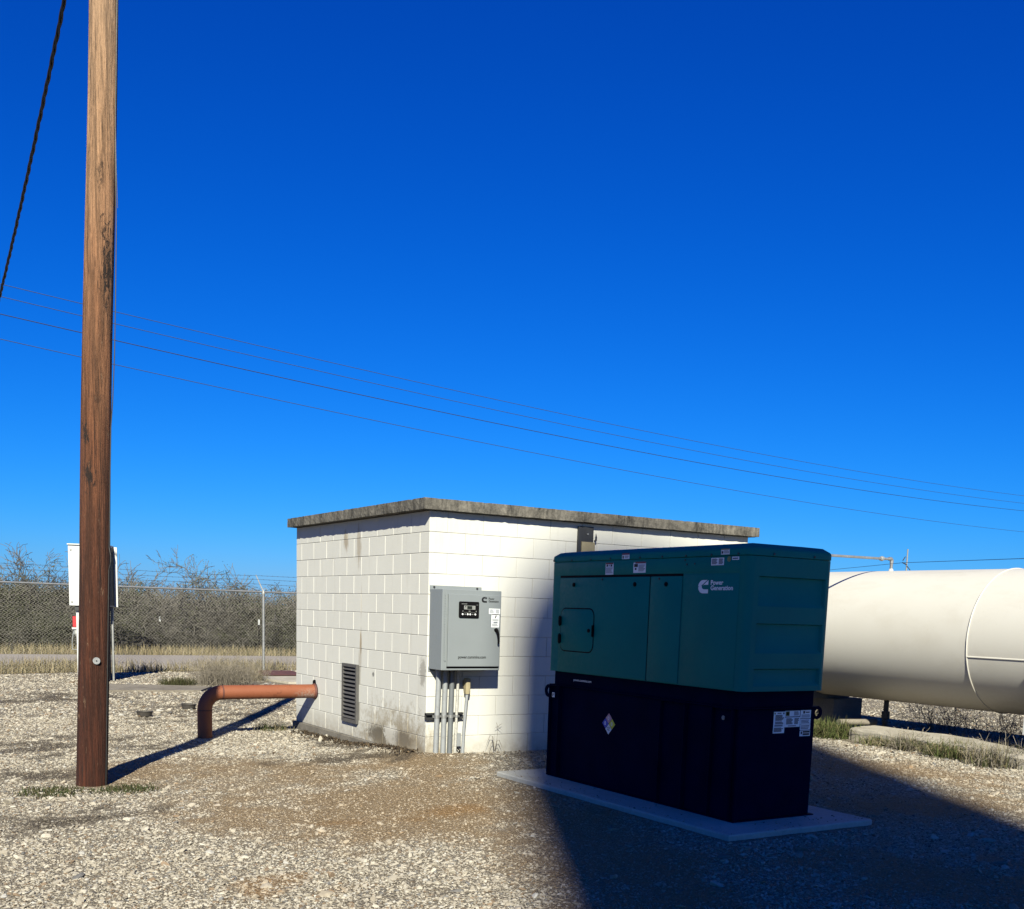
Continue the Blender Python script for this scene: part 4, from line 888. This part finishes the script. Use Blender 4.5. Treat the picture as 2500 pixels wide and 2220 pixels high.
# ------------------------------------------------------------------ chain link fence
def fence():
    root = empty('chain_link_fence', (FP.x, FP.y, -.1), 0, 'galvanised chain link fence with barbed wire along the yard', 'fence')
    def at(u, z, out=0.0): q = FP + FU*u + FN*out; return (q.x, q.y, z)
    U0, U1 = -13.6, 10.4; zr = 1.745
    for u in (-13.5, -10.3, -7.2, -4.08, 0.0, 3.2, 6.4, 9.6):
        b = MB(); b.tube([at(u, -.3), at(u, 1.70)], .030, 12); p = b.build('post', M['galv'], root, smooth=40)
        b = MB(); b.tube([at(u, 1.68), at(u, 1.715), at(u, 1.77)], [.036, .038, .026], 10); b.tube([at(u, 1.75, 0), at(u-.02, 1.93, .14), at(u-.03, 2.14, .32)], [.016, .014, .010], 6); b.tube([at(u, 1.75, 0), at(u+.03, 1.84, .02), at(u+.10, 1.80, .0)], .009, 6); b.build('barb_arm', M['galv_dull'], p)
        for z in (.15, .5, .9, 1.3):
            b = MB(); b.tube([at(u, z-.006), at(u, z+.006)], .0325, 10); b.build('tie', M['galv_dull'], p)
    b = MB(); b.tube([at(U0, zr), at(U1, zr)], .0215, 10)
    for u in np.arange(U0+.6, U1, 1.0): b.tube([at(u-.012, zr), at(u+.012, zr)], .025, 8)
    b.build('top_rail', M['galv'], root, smooth=40)
    p = .078; nz = int(1.80/(p/2)); W = int((U1-U0)/p)
    V = []; F = []
    rad = .0034; zs = -.07 + np.arange(nz+1)*(p/2)
    for i in range(W):
        u0 = U0+i*p; s = len(V)
        for j in range(nz+1):
            u = u0 + (p/2 if (j+0) % 2 else -p/2)*1.02; out = .004 if j % 2 else -.004
            c = FP + FU*u + FN*(out-.024)
            for (a, o) in ((0, rad), (-.87*rad, -.5*rad), (.87*rad, -.5*rad)):
                q = c + FU*a + FN*o; V.append((q.x, q.y, zs[j]))
            if j:
                k = s+3*j
                for e in range(3): F.append((k-3+e, k-3+(e+1) % 3, k+(e+1) % 3, k+e))
    b = MB(); b.v = V; b.f = F; b.m = [0]*len(F); tag(b.build('chain_link', M['link'], root), kind='stuff')
    for k, (z, o) in enumerate(((2.125, .31), (2.025, .22), (1.915, .13))):
        b = MB(); P = [at(u, z + .012*math.sin(u*.9+k) - .012*abs(math.sin(u*PI/3.4)), o) for u in np.arange(U0, U1+.01, .25)]; b.tube(P, .0034, 5)
        for u in np.arange(U0, U1, .14):
            c = Vector(at(u, z + .012*math.sin(u*.9+k) - .012*abs(math.sin(u*PI/3.4)), o)); d = Vector((random.uniform(-1, 1), random.uniform(-.4, .4), random.uniform(.4, 1))).normalized()*.017; b.tube([c-d, c+d], .0035, 3, False)
        b.build('barbed_wire', M['barb'], root)
fence()
for i, (x, y, lab) in enumerate(((6.68, 37.8, 'dark metal stake with a white tip, middle one along the brush'), (10.3, 35.6, 'dark metal stake with a white tip, beside the galvanised fence post'), (2.85, 40.2, 'dark metal stake with a white tip, in the brush left of the wooden pole'))):
    x, y = CAM.x+(x-CAM.x)*.80, CAM.y+(y-CAM.y)*.80
    r_ = empty('fence_stake', (x, y, -.2), 0, lab, 'stake', 'stakes along the brush'); ztop = 1.49+(.75-1.49)*.80
    b = MB(); b.box((x-.02, y-.02, -.3), (x+.02, y+.02, ztop-.16)); b.build('shaft', M['rubber'], r_)
    b = MB(); b.box((x-.024, y-.024, ztop-.16), (x+.024, y+.024, ztop+.02)); b.build('tip', M['white_paint'], r_)

# ------------------------------------------------------------------ vegetation
def branch(mb, p, d, ln, r, lev, rng, droop=0.0, spread=.75, twig=3, leaf=None, minr=.0035):
    n = 4 if lev > 1 else 3; pts = [p.copy()]; rr = [r]
    for i in range(n):
        d = (d + Vector((rng.gauss(0, .22), rng.gauss(0, .22), rng.gauss(0, .18) - droop))).normalized(); p = p + d*(ln/n); pts.append(p.copy()); rr.append(max(minr, r*(1-.62*(i+1)/n)))
    mb.tube(pts, rr, 3 if r < .02 else 5, False)
    if leaf is not None and lev <= 1:
        for _ in range(leaf[1]):
            c = pts[rng.randint(1, n)] + Vector((rng.gauss(0, .07), rng.gauss(0, .07), rng.gauss(0, .06))); s = rng.uniform(.010, .026)*leaf[2]
            a = Vector((rng.gauss(0, 1), rng.gauss(0, 1), rng.gauss(0, 1))).normalized(); e = a.orthogonal().normalized()
            leaf[0].add([c-a*s, c+e*s*.45, c+a*s, c-e*s*.45], [(0, 1, 2, 3)])
    if lev <= 0: return
    k = rng.randint(2, 3) if lev > 2 else twig
    for j in range(k):
        i = rng.randint(1, n) if j else n
        q = pts[i]; a = d.orthogonal().normalized(); a.rotate(Matrix.Rotation(rng.uniform(0, 2*PI), 3, d))
        nd = (d*rng.uniform(.55, 1.0) + a*spread*rng.uniform(.5, 1.2) + Vector((0, 0, .12))).normalized()
        branch(mb, q, nd, ln*rng.uniform(.58, .86), rr[i]*rng.uniform(.6, .85), lev-1, rng, droop, spread, twig, leaf, minr)
def shrub_mesh(seed, h, lev, stems, leafn=0, lm=None, spread=.8, lean=.55, minr=.005):
    rng = random.Random(seed); mb = MB(); lf = MB()
    for s in range(stems):
        a = rng.uniform(0, 2*PI); d = Vector((math.cos(a)*lean*rng.uniform(.3, 1), math.sin(a)*lean*rng.uniform(.3, 1), 1)).normalized()
        branch(mb, Vector((math.cos(a)*.12, math.sin(a)*.12, -.1)), d, h*rng.uniform(.36, .46), h*.013*rng.uniform(.7, 1.2), lev, rng, 0, spread, 3, (lf, leafn, 1.4) if leafn else None, minr)
    top = max(v[2] for v in mb.v); k = h/top
    mb.v = [(x*k, y*k, z*k) for x, y, z in mb.v]; lf.v = [(x*k, y*k, z*k) for x, y, z in lf.v]
    return mb, lf
G0 = -.2
# individual trees that stand out of the thicket
TREES = [((4.9, 29.4), 3.45, 2, 0, 'bare grey tree with tall thin twigs, right of the wooden pole'), ((6.2, 28.7), 3.15, 3, 6, 'small tree with pale green leaves, tallest behind the fence'), ((6.95, 28.2), 2.85, 3, 1, 'bare tree with few leaves, just right of the green tree'),
         ((8.35, 27.4), 2.65, 3, 0, 'bare spreading tree showing at the building edge'), ((3.95, 30.0), 3.05, 3, 0, 'bare grey tree close behind the pale cabinet'), ((.95, 31.6), 3.30, 2, 0, 'bare upright tree, left of the wooden pole'),
         ((1.55, 31.2), 3.40, 2, 0, 'bare forked tree nearest the left side of the wooden pole'), ((-.1, 32.6), 2.7, 3, 0, 'low bare tree at the left edge of the picture'), ((5.5, 30.6), 2.6, 3, 0, 'low bare tree between the tall bare one and the green one'), ((2.4, 31.4), 2.9, 3, 0, 'bare tree straight behind the pale cabinet')]
for i, ((x, y), h, st_, lf_, lab) in enumerate(TREES):
    mb, lf = shrub_mesh(100+i*7, h+.2, 5 if st_ < 3 else 4, st_+1, lf_, spread=.72, lean=.34 if st_ < 3 else .6, minr=.009)
    t = empty('mesquite_tree', (x, y, G0), 0, lab, 'tree', 'trees behind the fence')
    # split the trunk from the crown by height so each is its own part
    tr, cr = MB(), MB(); cut = h*.34
    vz = mb.v
    tf = [f for f in mb.f if max(vz[k][2] for k in f) < cut]; cf = [f for f in mb.f if not max(vz[k][2] for k in f) < cut]
    def sub(fs):
        used = sorted({k for f in fs for k in f}); mp = {k: j for j, k in enumerate(used)}; q = MB(); q.add([vz[k] for k in used], [tuple(mp[k] for k in f) for f in fs]); return q
    sub(tf).build('trunk', M['twig'] if i != 1 else M['bark_dark'], t, local=True); c_ = sub(cf).build('crown', M['twig'], t, local=True)
    if lf.v: lf.build('leaves', M['leaf_green'], c_, local=True)

# ---- geometry-node scatter: points with attributes, prototypes picked per point
def scatter(name, pts, rot, scl, idx, tint, protos, mat=None):
    me = bpy.data.meshes.new(name); me.from_pydata([tuple(p) for p in pts], [], [])
    for an, ty, data in (('rot', 'FLOAT_VECTOR', rot), ('scl', 'FLOAT_VECTOR', scl)):
        a = me.attributes.new(an, ty, 'POINT'); a.data.foreach_set('vector', np.asarray(data, np.float32).ravel())
    a = me.attributes.new('idx', 'INT', 'POINT'); a.data.foreach_set('value', np.asarray(idx, np.int32))
    if tint is not None: a = me.attributes.new('tint', 'FLOAT_COLOR', 'POINT'); a.data.foreach_set('color', np.asarray(tint, np.float32).ravel())
    ob = bpy.data.objects.new(name, me); COL.objects.link(ob)
    pc = bpy.data.collections.new(name+'_kinds')
    for q in protos: pc.objects.link(q)
    ng = bpy.data.node_groups.new(name, 'GeometryNodeTree'); ng.interface.new_socket('Geometry', in_out='INPUT', socket_type='NodeSocketGeometry'); ng.interface.new_socket('Geometry', in_out='OUTPUT', socket_type='NodeSocketGeometry')
    nd = ng.nodes; gi = nd.new('NodeGroupInput'); go = nd.new('NodeGroupOutput'); ip = nd.new('GeometryNodeInstanceOnPoints'); ci = nd.new('GeometryNodeCollectionInfo')
    ci.inputs['Collection'].default_value = pc; ci.inputs['Separate Children'].default_value = True; ci.inputs['Reset Children'].default_value = True
    def attr(n_, t_): q = nd.new('GeometryNodeInputNamedAttribute'); q.data_type = t_; q.inputs['Name'].default_value = n_; return q.outputs[0]
    lk = ng.links; lk.new(gi.outputs[0], ip.inputs['Points']); lk.new(ci.outputs[0], ip.inputs['Instance']); ip.inputs['Pick Instance'].default_value = True
    lk.new(attr('idx', 'INT'), ip.inputs['Instance Index']); lk.new(attr('rot', 'FLOAT_VECTOR'), ip.inputs['Rotation']); lk.new(attr('scl', 'FLOAT_VECTOR'), ip.inputs['Scale']); lk.new(ip.outputs[0], go.inputs[0])
    md = ob.modifiers.new('scatter', 'NODES'); md.node_group = ng
    return tag(ob, kind='stuff')
def proto(name, mb, mats, smooth=None):
    me = bpy.data.meshes.new(name); me.from_pydata(mb.v, [], mb.f)
    for m in (mats if isinstance(mats, list) else [mats]): me.materials.append(m)
    if isinstance(mats, list): me.polygons.foreach_set('material_index', mb.m)
    return bpy.data.objects.new(name, me)
# brush thicket beyond the road: one mass
bp = []
for k in range(7):
    mb, lf = shrub_mesh(300+k, 2.0, 4, 7, 9 if k in (1, 4, 5) else (1 if k % 2 else 0), spread=.9, lean=.9, minr=.006)
    mb.add(lf.v, lf.f, 1); bp.append(proto('brush_%s' % 'abcdefg'[k], mb, [M['twig'], M['leaf_olive']]))
P = []; S = []
for _ in range(1500):
    x = RNG.uniform(-30, 75); y = 27.5 - .065*x*1.0 + abs(RNG.normal(0, 1))*7.5
    s = RNG.uniform(.66, 1.30)*(.78 if y < 29.3-.065*x else 1.10); P.append((x, y, G0-.05)); S.append((s*RNG.uniform(.9, 1.4), s*RNG.uniform(.9, 1.4), s))
n = len(P); o = scatter('brush_thicket', P, np.stack([RNG.normal(0, .06, n), RNG.normal(0, .06, n), RNG.uniform(0, 6.28, n)], -1), S, RNG.integers(0, 7, n), None, bp)

# dry verge grass
def blades(name, P, hmin, hmax, w, cols, kind='stuff', lean=.5, seg=2):
    n = len(P); h = RNG.uniform(hmin, hmax, n); a = RNG.uniform(0, 2*PI, n); l = np.abs(RNG.normal(0, lean, n)); b = RNG.uniform(0, 2*PI, n)
    P = np.asarray(P, float); d = np.stack([np.cos(a), np.sin(a), np.zeros(n)], -1); q = np.stack([np.cos(b), np.sin(b), np.zeros(n)], -1)*w
    up_ = np.zeros((n, 3)); up_[:, 2] = 1
    V = []; 
    mid = P + up_*(h*.55)[:, None] + d*(h*l*.30)[:, None]; tip = P + up_*(h*np.clip(1-.42*l, .12, 1))[:, None] + d*(h*l)[:, None]
    V = np.stack([P-q/2, P+q/2, mid+q*.38, mid-q*.38, tip], 1).reshape(-1, 3)
    i = np.arange(n)*5; mb = MB(); mb.v = V.tolist(); mb.f = np.stack([i, i+1, i+2, i+3], -1).tolist() + np.stack([i+3, i+2, i+4], -1).tolist(); mb.m = [0]*len(mb.f)
    cols = np.asarray(cols); c = cols[RNG.integers(0, len(cols), n)]*RNG.uniform(.7, 1.25, n)[:, None]; mb.c = np.concatenate([np.repeat(c*ALB, 5, 0), np.ones((n*5, 1))], 1)
    return mb
STRAW = [(.34, .28, .17), (.28, .225, .135), (.23, .19, .11), (.40, .34, .22), (.165, .15, .08)]
Pn = []
for (y0, y1, cnt) in ((15.3, 18.3, 30000), (22.4, 27.0, 26000)):
    x = RNG.uniform(-12, 26, cnt); t = RNG.uniform(0, 1, cnt); ya = np.where(y0 < 20, fence_y(x)+.02, y0-.065*x); yb = y1-.065*x; y = ya+(yb-ya)*t
    k = (fbm(x, y, .7, 5) > RNG.uniform(.22, .62, cnt)); Pn.append(np.stack([x, y, np.full(cnt, G0)], -1)[k])
Pn = np.concatenate(Pn); mb = blades('verge_grass', Pn, .12, .38, .016, STRAW, lean=.45); tag(mb.build('verge_grass', M['blade']), kind='stuff')

# weed clumps: each a plant of its own
def clump(x, y, r, h, n, cols, lab, cat='weeds', group=None, w=.006, lean=.7, z=None, twigs=0, flat=1.0):
    a = RNG.uniform(0, 2*PI, n); rr = r*np.sqrt(RNG.uniform(0, 1, n))*RNG.uniform(.5, 1, n); px, py = np.cos(a)*rr, np.sin(a)*rr*flat
    pz = H(x+px, y+py) if z is None else np.full(n, z); base = float(H(x, y)) if z is None else z
    mb = blades('c', np.stack([px, py, pz-base-.01], -1), h*.35, h, w, cols, lean=lean)
    o = mb.build('weed_clump', M['blade']); o.location = (x, y, base); tag(o, lab, cat, group)
    if twigs:
        rng = random.Random(int(abs(x*100)+abs(y*37))); t = MB()
        for k in range(twigs):
            aa = rng.uniform(0, 2*PI); q = rng.uniform(0, r*.7); d = Vector((math.cos(aa)*rng.uniform(.2, 1.1), math.sin(aa)*rng.uniform(.2, 1.1), 1)).normalized()
            branch(t, Vector((math.cos(aa)*q, math.sin(aa)*q, -.02)), d, h*.55, .0045, 2, rng, .02, .9, 3, None, .0022)
        s = t.build('dry_stems', M['straw'], None); s.parent = o
    return o
M['straw'] = paint('grey_dry_stems', (.27, .235, .185), .9, 0, .25, 3, 0)
GREEN = [(.075, .105, .03), (.10, .13, .04), (.13, .14, .05), (.16, .15, .07)]; MIX = [(.10, .12, .04), (.24, .20, .11), (.30, .26, .17), (.08, .09, .035)]; GREY = [(.28, .245, .195), (.22, .195, .16), (.34, .30, .24), (.18, .155, .12)]
OLIVE = [(.055, .062, .024), (.075, .078, .032), (.10, .09, .045)]
WG = 'weeds in front of the cream tank'
clump(.45, 11.15, .42, .22, 700, OLIVE, 'low dark green weed clump on the gravel right of the cabinet', group='weeds near the fence', lean=.9, w=.008)
clump(1.25, 10.9, .62, .62, 1500, GREY, 'wide clump of grey dead weeds in the gravel behind the red pipe', group='weeds near the fence', lean=.8, w=.005, twigs=55)
clump(2.1, 12.0, .45, .48, 600, GREY+STRAW, 'tall straw coloured dead weeds beside the rusty plate', group='weeds near the fence', lean=.6, w=.005, twigs=22)
clump(5.98, .15, .42, .34, 900, GREEN, 'bright green leafy grass clump beside the generator tank', group=WG, lean=1.3, w=.011)
clump(6.2, .75, .30, .30, 350, MIX, 'grass tuft in front of the dark pier under the tank', group=WG, lean=1.3, w=.008, twigs=6)
clump(5.93, -.75, .30, .20, 420, MIX, 'small mixed weed tuft along the left half of the concrete strip', group=WG, lean=1.3, w=.008)
clump(5.88, -1.28, .30, .28, 520, MIX+GREY, 'brownish weed tuft in the middle of the concrete strip', group=WG, lean=1.3, w=.008, twigs=8)
clump(5.80, -1.95, .40, .30, 800, GREEN+MIX, 'green weed tuft right of the middle of the concrete strip', group=WG, lean=1.3, w=.009)
clump(5.62, -2.55, .40, .34, 700, GREY+MIX, 'pale grey weed tuft low at the right picture edge', group=WG, lean=.8, w=.007, twigs=12)
clump(6.2, -2.9, .40, .42, 500, GREY+MIX, 'taller dry weeds beside the white tank support', group=WG, lean=.6, w=.006, twigs=10)
clump(8.5, .1, .70, .50, 70, OLIVE+GREY, 'dark twiggy weeds standing behind the belly of the tank', group=WG, lean=.7, w=.006, twigs=40)
clump(8.35, -1.0, .55, .42, 60, OLIVE+GREY, 'dark twiggy weeds under the tank left of the white support', group=WG, lean=.7, w=.006, twigs=26)
clump(-3.57, -.50, .34, .07, 420, OLIVE+[(.06, .08, .03)], 'low green weeds at the left of the wooden pole foot', group='weeds round the pole foot', lean=1.2, w=.010)
clump(-3.03, -.58, .30, .07, 380, OLIVE+[(.06, .08, .03)], 'low green weeds at the right of the wooden pole foot', group='weeds round the pole foot', lean=1.2, w=.010)
clump(-.35, 3.55, .30, .16, 260, MIX, 'small weed tuft at the far end of the white wall', lean=.9, w=.006)
# lone seed-head grass against the wall
w = MB(); zb = float(H(.79, -.07)); p0 = Vector((.775, -.06, zb)); hd_ = Vector((.815, -.05, .290))
w.tube([p0, p0.lerp(hd_, .4)+Vector((.012, 0, 0)), hd_], [.0028, .0022, .0016], 5)
for a, l in ((35, .062), (118, .058), (200, .04), (322, .065)):
    d = Vector((math.cos(R(a)), -.1, math.sin(R(a))))*l; w.tube([hd_, hd_+d*.5+Vector((0, 0, .004)), hd_+d], [.0022, .002, .001], 4)
for s, l in ((-1, .075), (1, .085), (-1, .12), (1, .06)):
    w.tube([p0, p0+Vector((s*l*.25, -.01, l*1.4)), p0+Vector((s*l*.55, -.015, l*1.5)), p0+Vector((s*l, -.02, l*.5))], [.003, .004, .003, .001], 4)
tag(w.build('seed_grass', M['straw']), 'single thin grass stalk with a star shaped seed head by the white wall', 'weed')

# ------------------------------------------------------------------ gravel: separate limestone chips
def rock(seed):
    rng = random.Random(seed); bm = bmesh.new(); bmesh.ops.create_icosphere(bm, subdivisions=2, radius=1)
    ax = Vector((1, rng.uniform(.50, .88), rng.uniform(.26, .48)))
    planes = [(Vector((rng.gauss(0, 1), rng.gauss(0, 1), rng.gauss(0, .8))).normalized(), rng.uniform(.42, .74)) for _ in range(8)]
    for v in bm.verts:
        c = v.co.copy()
        for n_, d_ in planes:
            e = c.dot(n_)-d_
            if e > 0: c -= n_*e
        v.co = Vector((c.x*ax.x, c.y*ax.y, c.z*ax.z))*1.25
    bmesh.ops.remove_doubles(bm, verts=bm.verts[:], dist=.09); b = MB(); bm.verts.index_update()
    b.add([v.co[:] for v in bm.verts], [[v.index for v in f.verts] for f in bm.faces]); bm.free(); return b
rocks = [proto('chip_%s' % 'abcdefghij'[k], rock(40+k), M['stone']) for k in range(10)]
def gravel():
    cx, cy = CAM.x, CAM.y
    def wedge(n, r0, r1, a0, a1, pw=1.0):
        r = (r0**(2-pw) + RNG.uniform(0, 1, n)*(r1**(2-pw)-r0**(2-pw)))**(1/(2-pw)); a = YAW + RNG.uniform(a0, a1, n); return cx+np.sin(a)*r, cy+np.cos(a)*r
    A = [wedge(330000, 4.6, 15.5, R(-36), R(36), 1.05), wedge(52000, 15.0, 26.5, R(-34), R(-6), .5), wedge(26000, 11, 26, R(14), R(34), .4)]
    x = np.concatenate([a[0] for a in A]); y = np.concatenate([a[1] for a in A]); far = np.concatenate([np.zeros(len(A[0][0])), np.ones(len(A[1][0])), np.ones(len(A[2][0]))])
    d, k, o = masks(x, y); n = len(x)
    u = RNG.uniform(0, 1, n)
    keep = u > np.clip(d*.26 + k*.50 + o*.35, 0, .86)
    keep &= ~((x > -.06) & (x < WR+.05) & (y > -.06) & (y < WL+.06))
    keep &= ~((x > .05) & (x < 1.57) & (y > -4.355) & (y < -1.195))
    keep &= y < fence_y(x)-.05
    keep &= np.hypot(x+3.222, y+.152) > .135; keep &= np.hypot(x+1.368, y-2.985) > .10
    keep &= ~((x > 5.75) & (x < 6.68) & (y > -4.2) & (y < -.1)); keep &= ~((x > 2.3) & (x < 4.5) & (y > 10.9) & (y < 14.1))
    inq = (x > -1.1) & (x < .7) & (y > 9.6) & (y < 11.0); keep &= ~(inq & (u < .8))
    x, y, d, k, o, far = [q[keep] for q in (x, y, d, k, o, far)]; n = len(x)
    s = np.exp(RNG.normal(-5.05, .46, n)); s = np.clip(s, .0035, .030)*(1-.35*d)*(1-.25*k)*np.where(far > 0, 1.5, 1.0)*(1+.25*sstep(8.5, 15, np.hypot(x-cx, y-cy)))
    # a sprinkling of bigger cobbles, and a thicker scatter beside the pad edge and walls
    big = RNG.uniform(0, 1, n) < .0012; s = np.where(big, RNG.uniform(.022, .042, n), s)
    z = H(x, y) + s*.10
    t = RNG.uniform(0, 1, n)[:, None]; wv = RNG.uniform(0, 1, n)[:, None]
    c = np.array([[.49, .432, .342]])*(1-t) + np.array([[.75, .692, .585]])*t
    c = np.where(wv < .10, np.array([[.30, .22, .15]])*(.8+.5*t), c); c = np.where((wv > .10) & (wv < .17), np.array([[.27, .265, .26]])*(.7+.5*t), c); c = np.where(wv > .95, np.array([[.68, .655, .60]]), c)
    c = c*(1-.42*d[:, None]) + np.array([[.46, .315, .175]])*(.42*d[:, None]); c = c*(1-.65*k[:, None]) + np.array([[.10, .08, .062]])*(.65*k[:, None]); c = c*(1-.5*o[:, None]) + np.array([[.36, .21, .09]])*(.5*o[:, None])
    # a few chips kicked up onto the pad
    on = RNG.integers(0, n, 170); px = np.where(RNG.uniform(0, 1, 170) < .55, RNG.uniform(.12, .40, 170), RNG.uniform(.12, 1.5, 170)); py = np.where(px < .40, RNG.uniform(-4.28, -1.27, 170), RNG.uniform(-4.29, -4.02, 170)); edge = RNG.uniform(0, 1, 170) < .6; px = np.where(edge & (px < .40), .12+np.abs(RNG.normal(0, .04, 170)), px)
    x[on], y[on] = px, py; s[on] = np.minimum(s[on], .010)*.8; z[on] = .031+s[on]*.2
    rot = np.stack([RNG.normal(0, .34, n), RNG.normal(0, .34, n), RNG.uniform(0, 6.28, n)], -1); sc = s[:, None]*RNG.uniform(.75, 1.3, (n, 3))
    scatter('gravel', np.stack([x, y, z], -1), rot, sc, RNG.integers(0, len(rocks), n), np.concatenate([c*ALB, np.ones((n, 1))], 1), rocks)
gravel()
# dead leaves and dark litter caught along the foot of the left wall
n = 900; yy = RNG.uniform(.0, 3.2, n); xx = -.05-np.abs(RNG.normal(0, .10, n)); P = np.stack([xx, yy, H(xx, yy)+.006], -1)
mb = blades('leaf_litter', P, .012, .045, .02, [(.07, .05, .035), (.11, .08, .05), (.05, .04, .03)], lean=1.4); tag(mb.build('leaf_litter', M['blade']), kind='stuff')

# ------------------------------------------------------------------ the tall standpipe behind the camera whose shadow falls on the generator
SPC = (2.80*math.cos(SUN_AZ)-56*math.sin(SUN_AZ), -2.80*math.sin(SUN_AZ)-56*math.cos(SUN_AZ))
sp = empty('water_standpipe', (SPC[0], SPC[1], -.2), 0, 'tall slender white water standpipe with a domed top, far behind the viewpoint', 'water tower')
b = MB(); K = 64; r = 1.99; cx, cy = SPC; zt = 38.2
def ring(rr, z): return [(cx+rr*math.cos(2*PI*k/K), cy+rr*math.sin(2*PI*k/K), z) for k in range(K)]
b.loft([ring(r, -.3), ring(r, zt)]); b.build('shell', M['white_paint'], sp, smooth=40)
b = MB(); b.loft([ring(r*math.cos(R(a)), zt+1.25*math.sin(R(a))) for a in range(0, 86, 10)] + [ring(.02, zt+1.25)]); b.build('dome', M['white_paint'], sp, smooth=40)
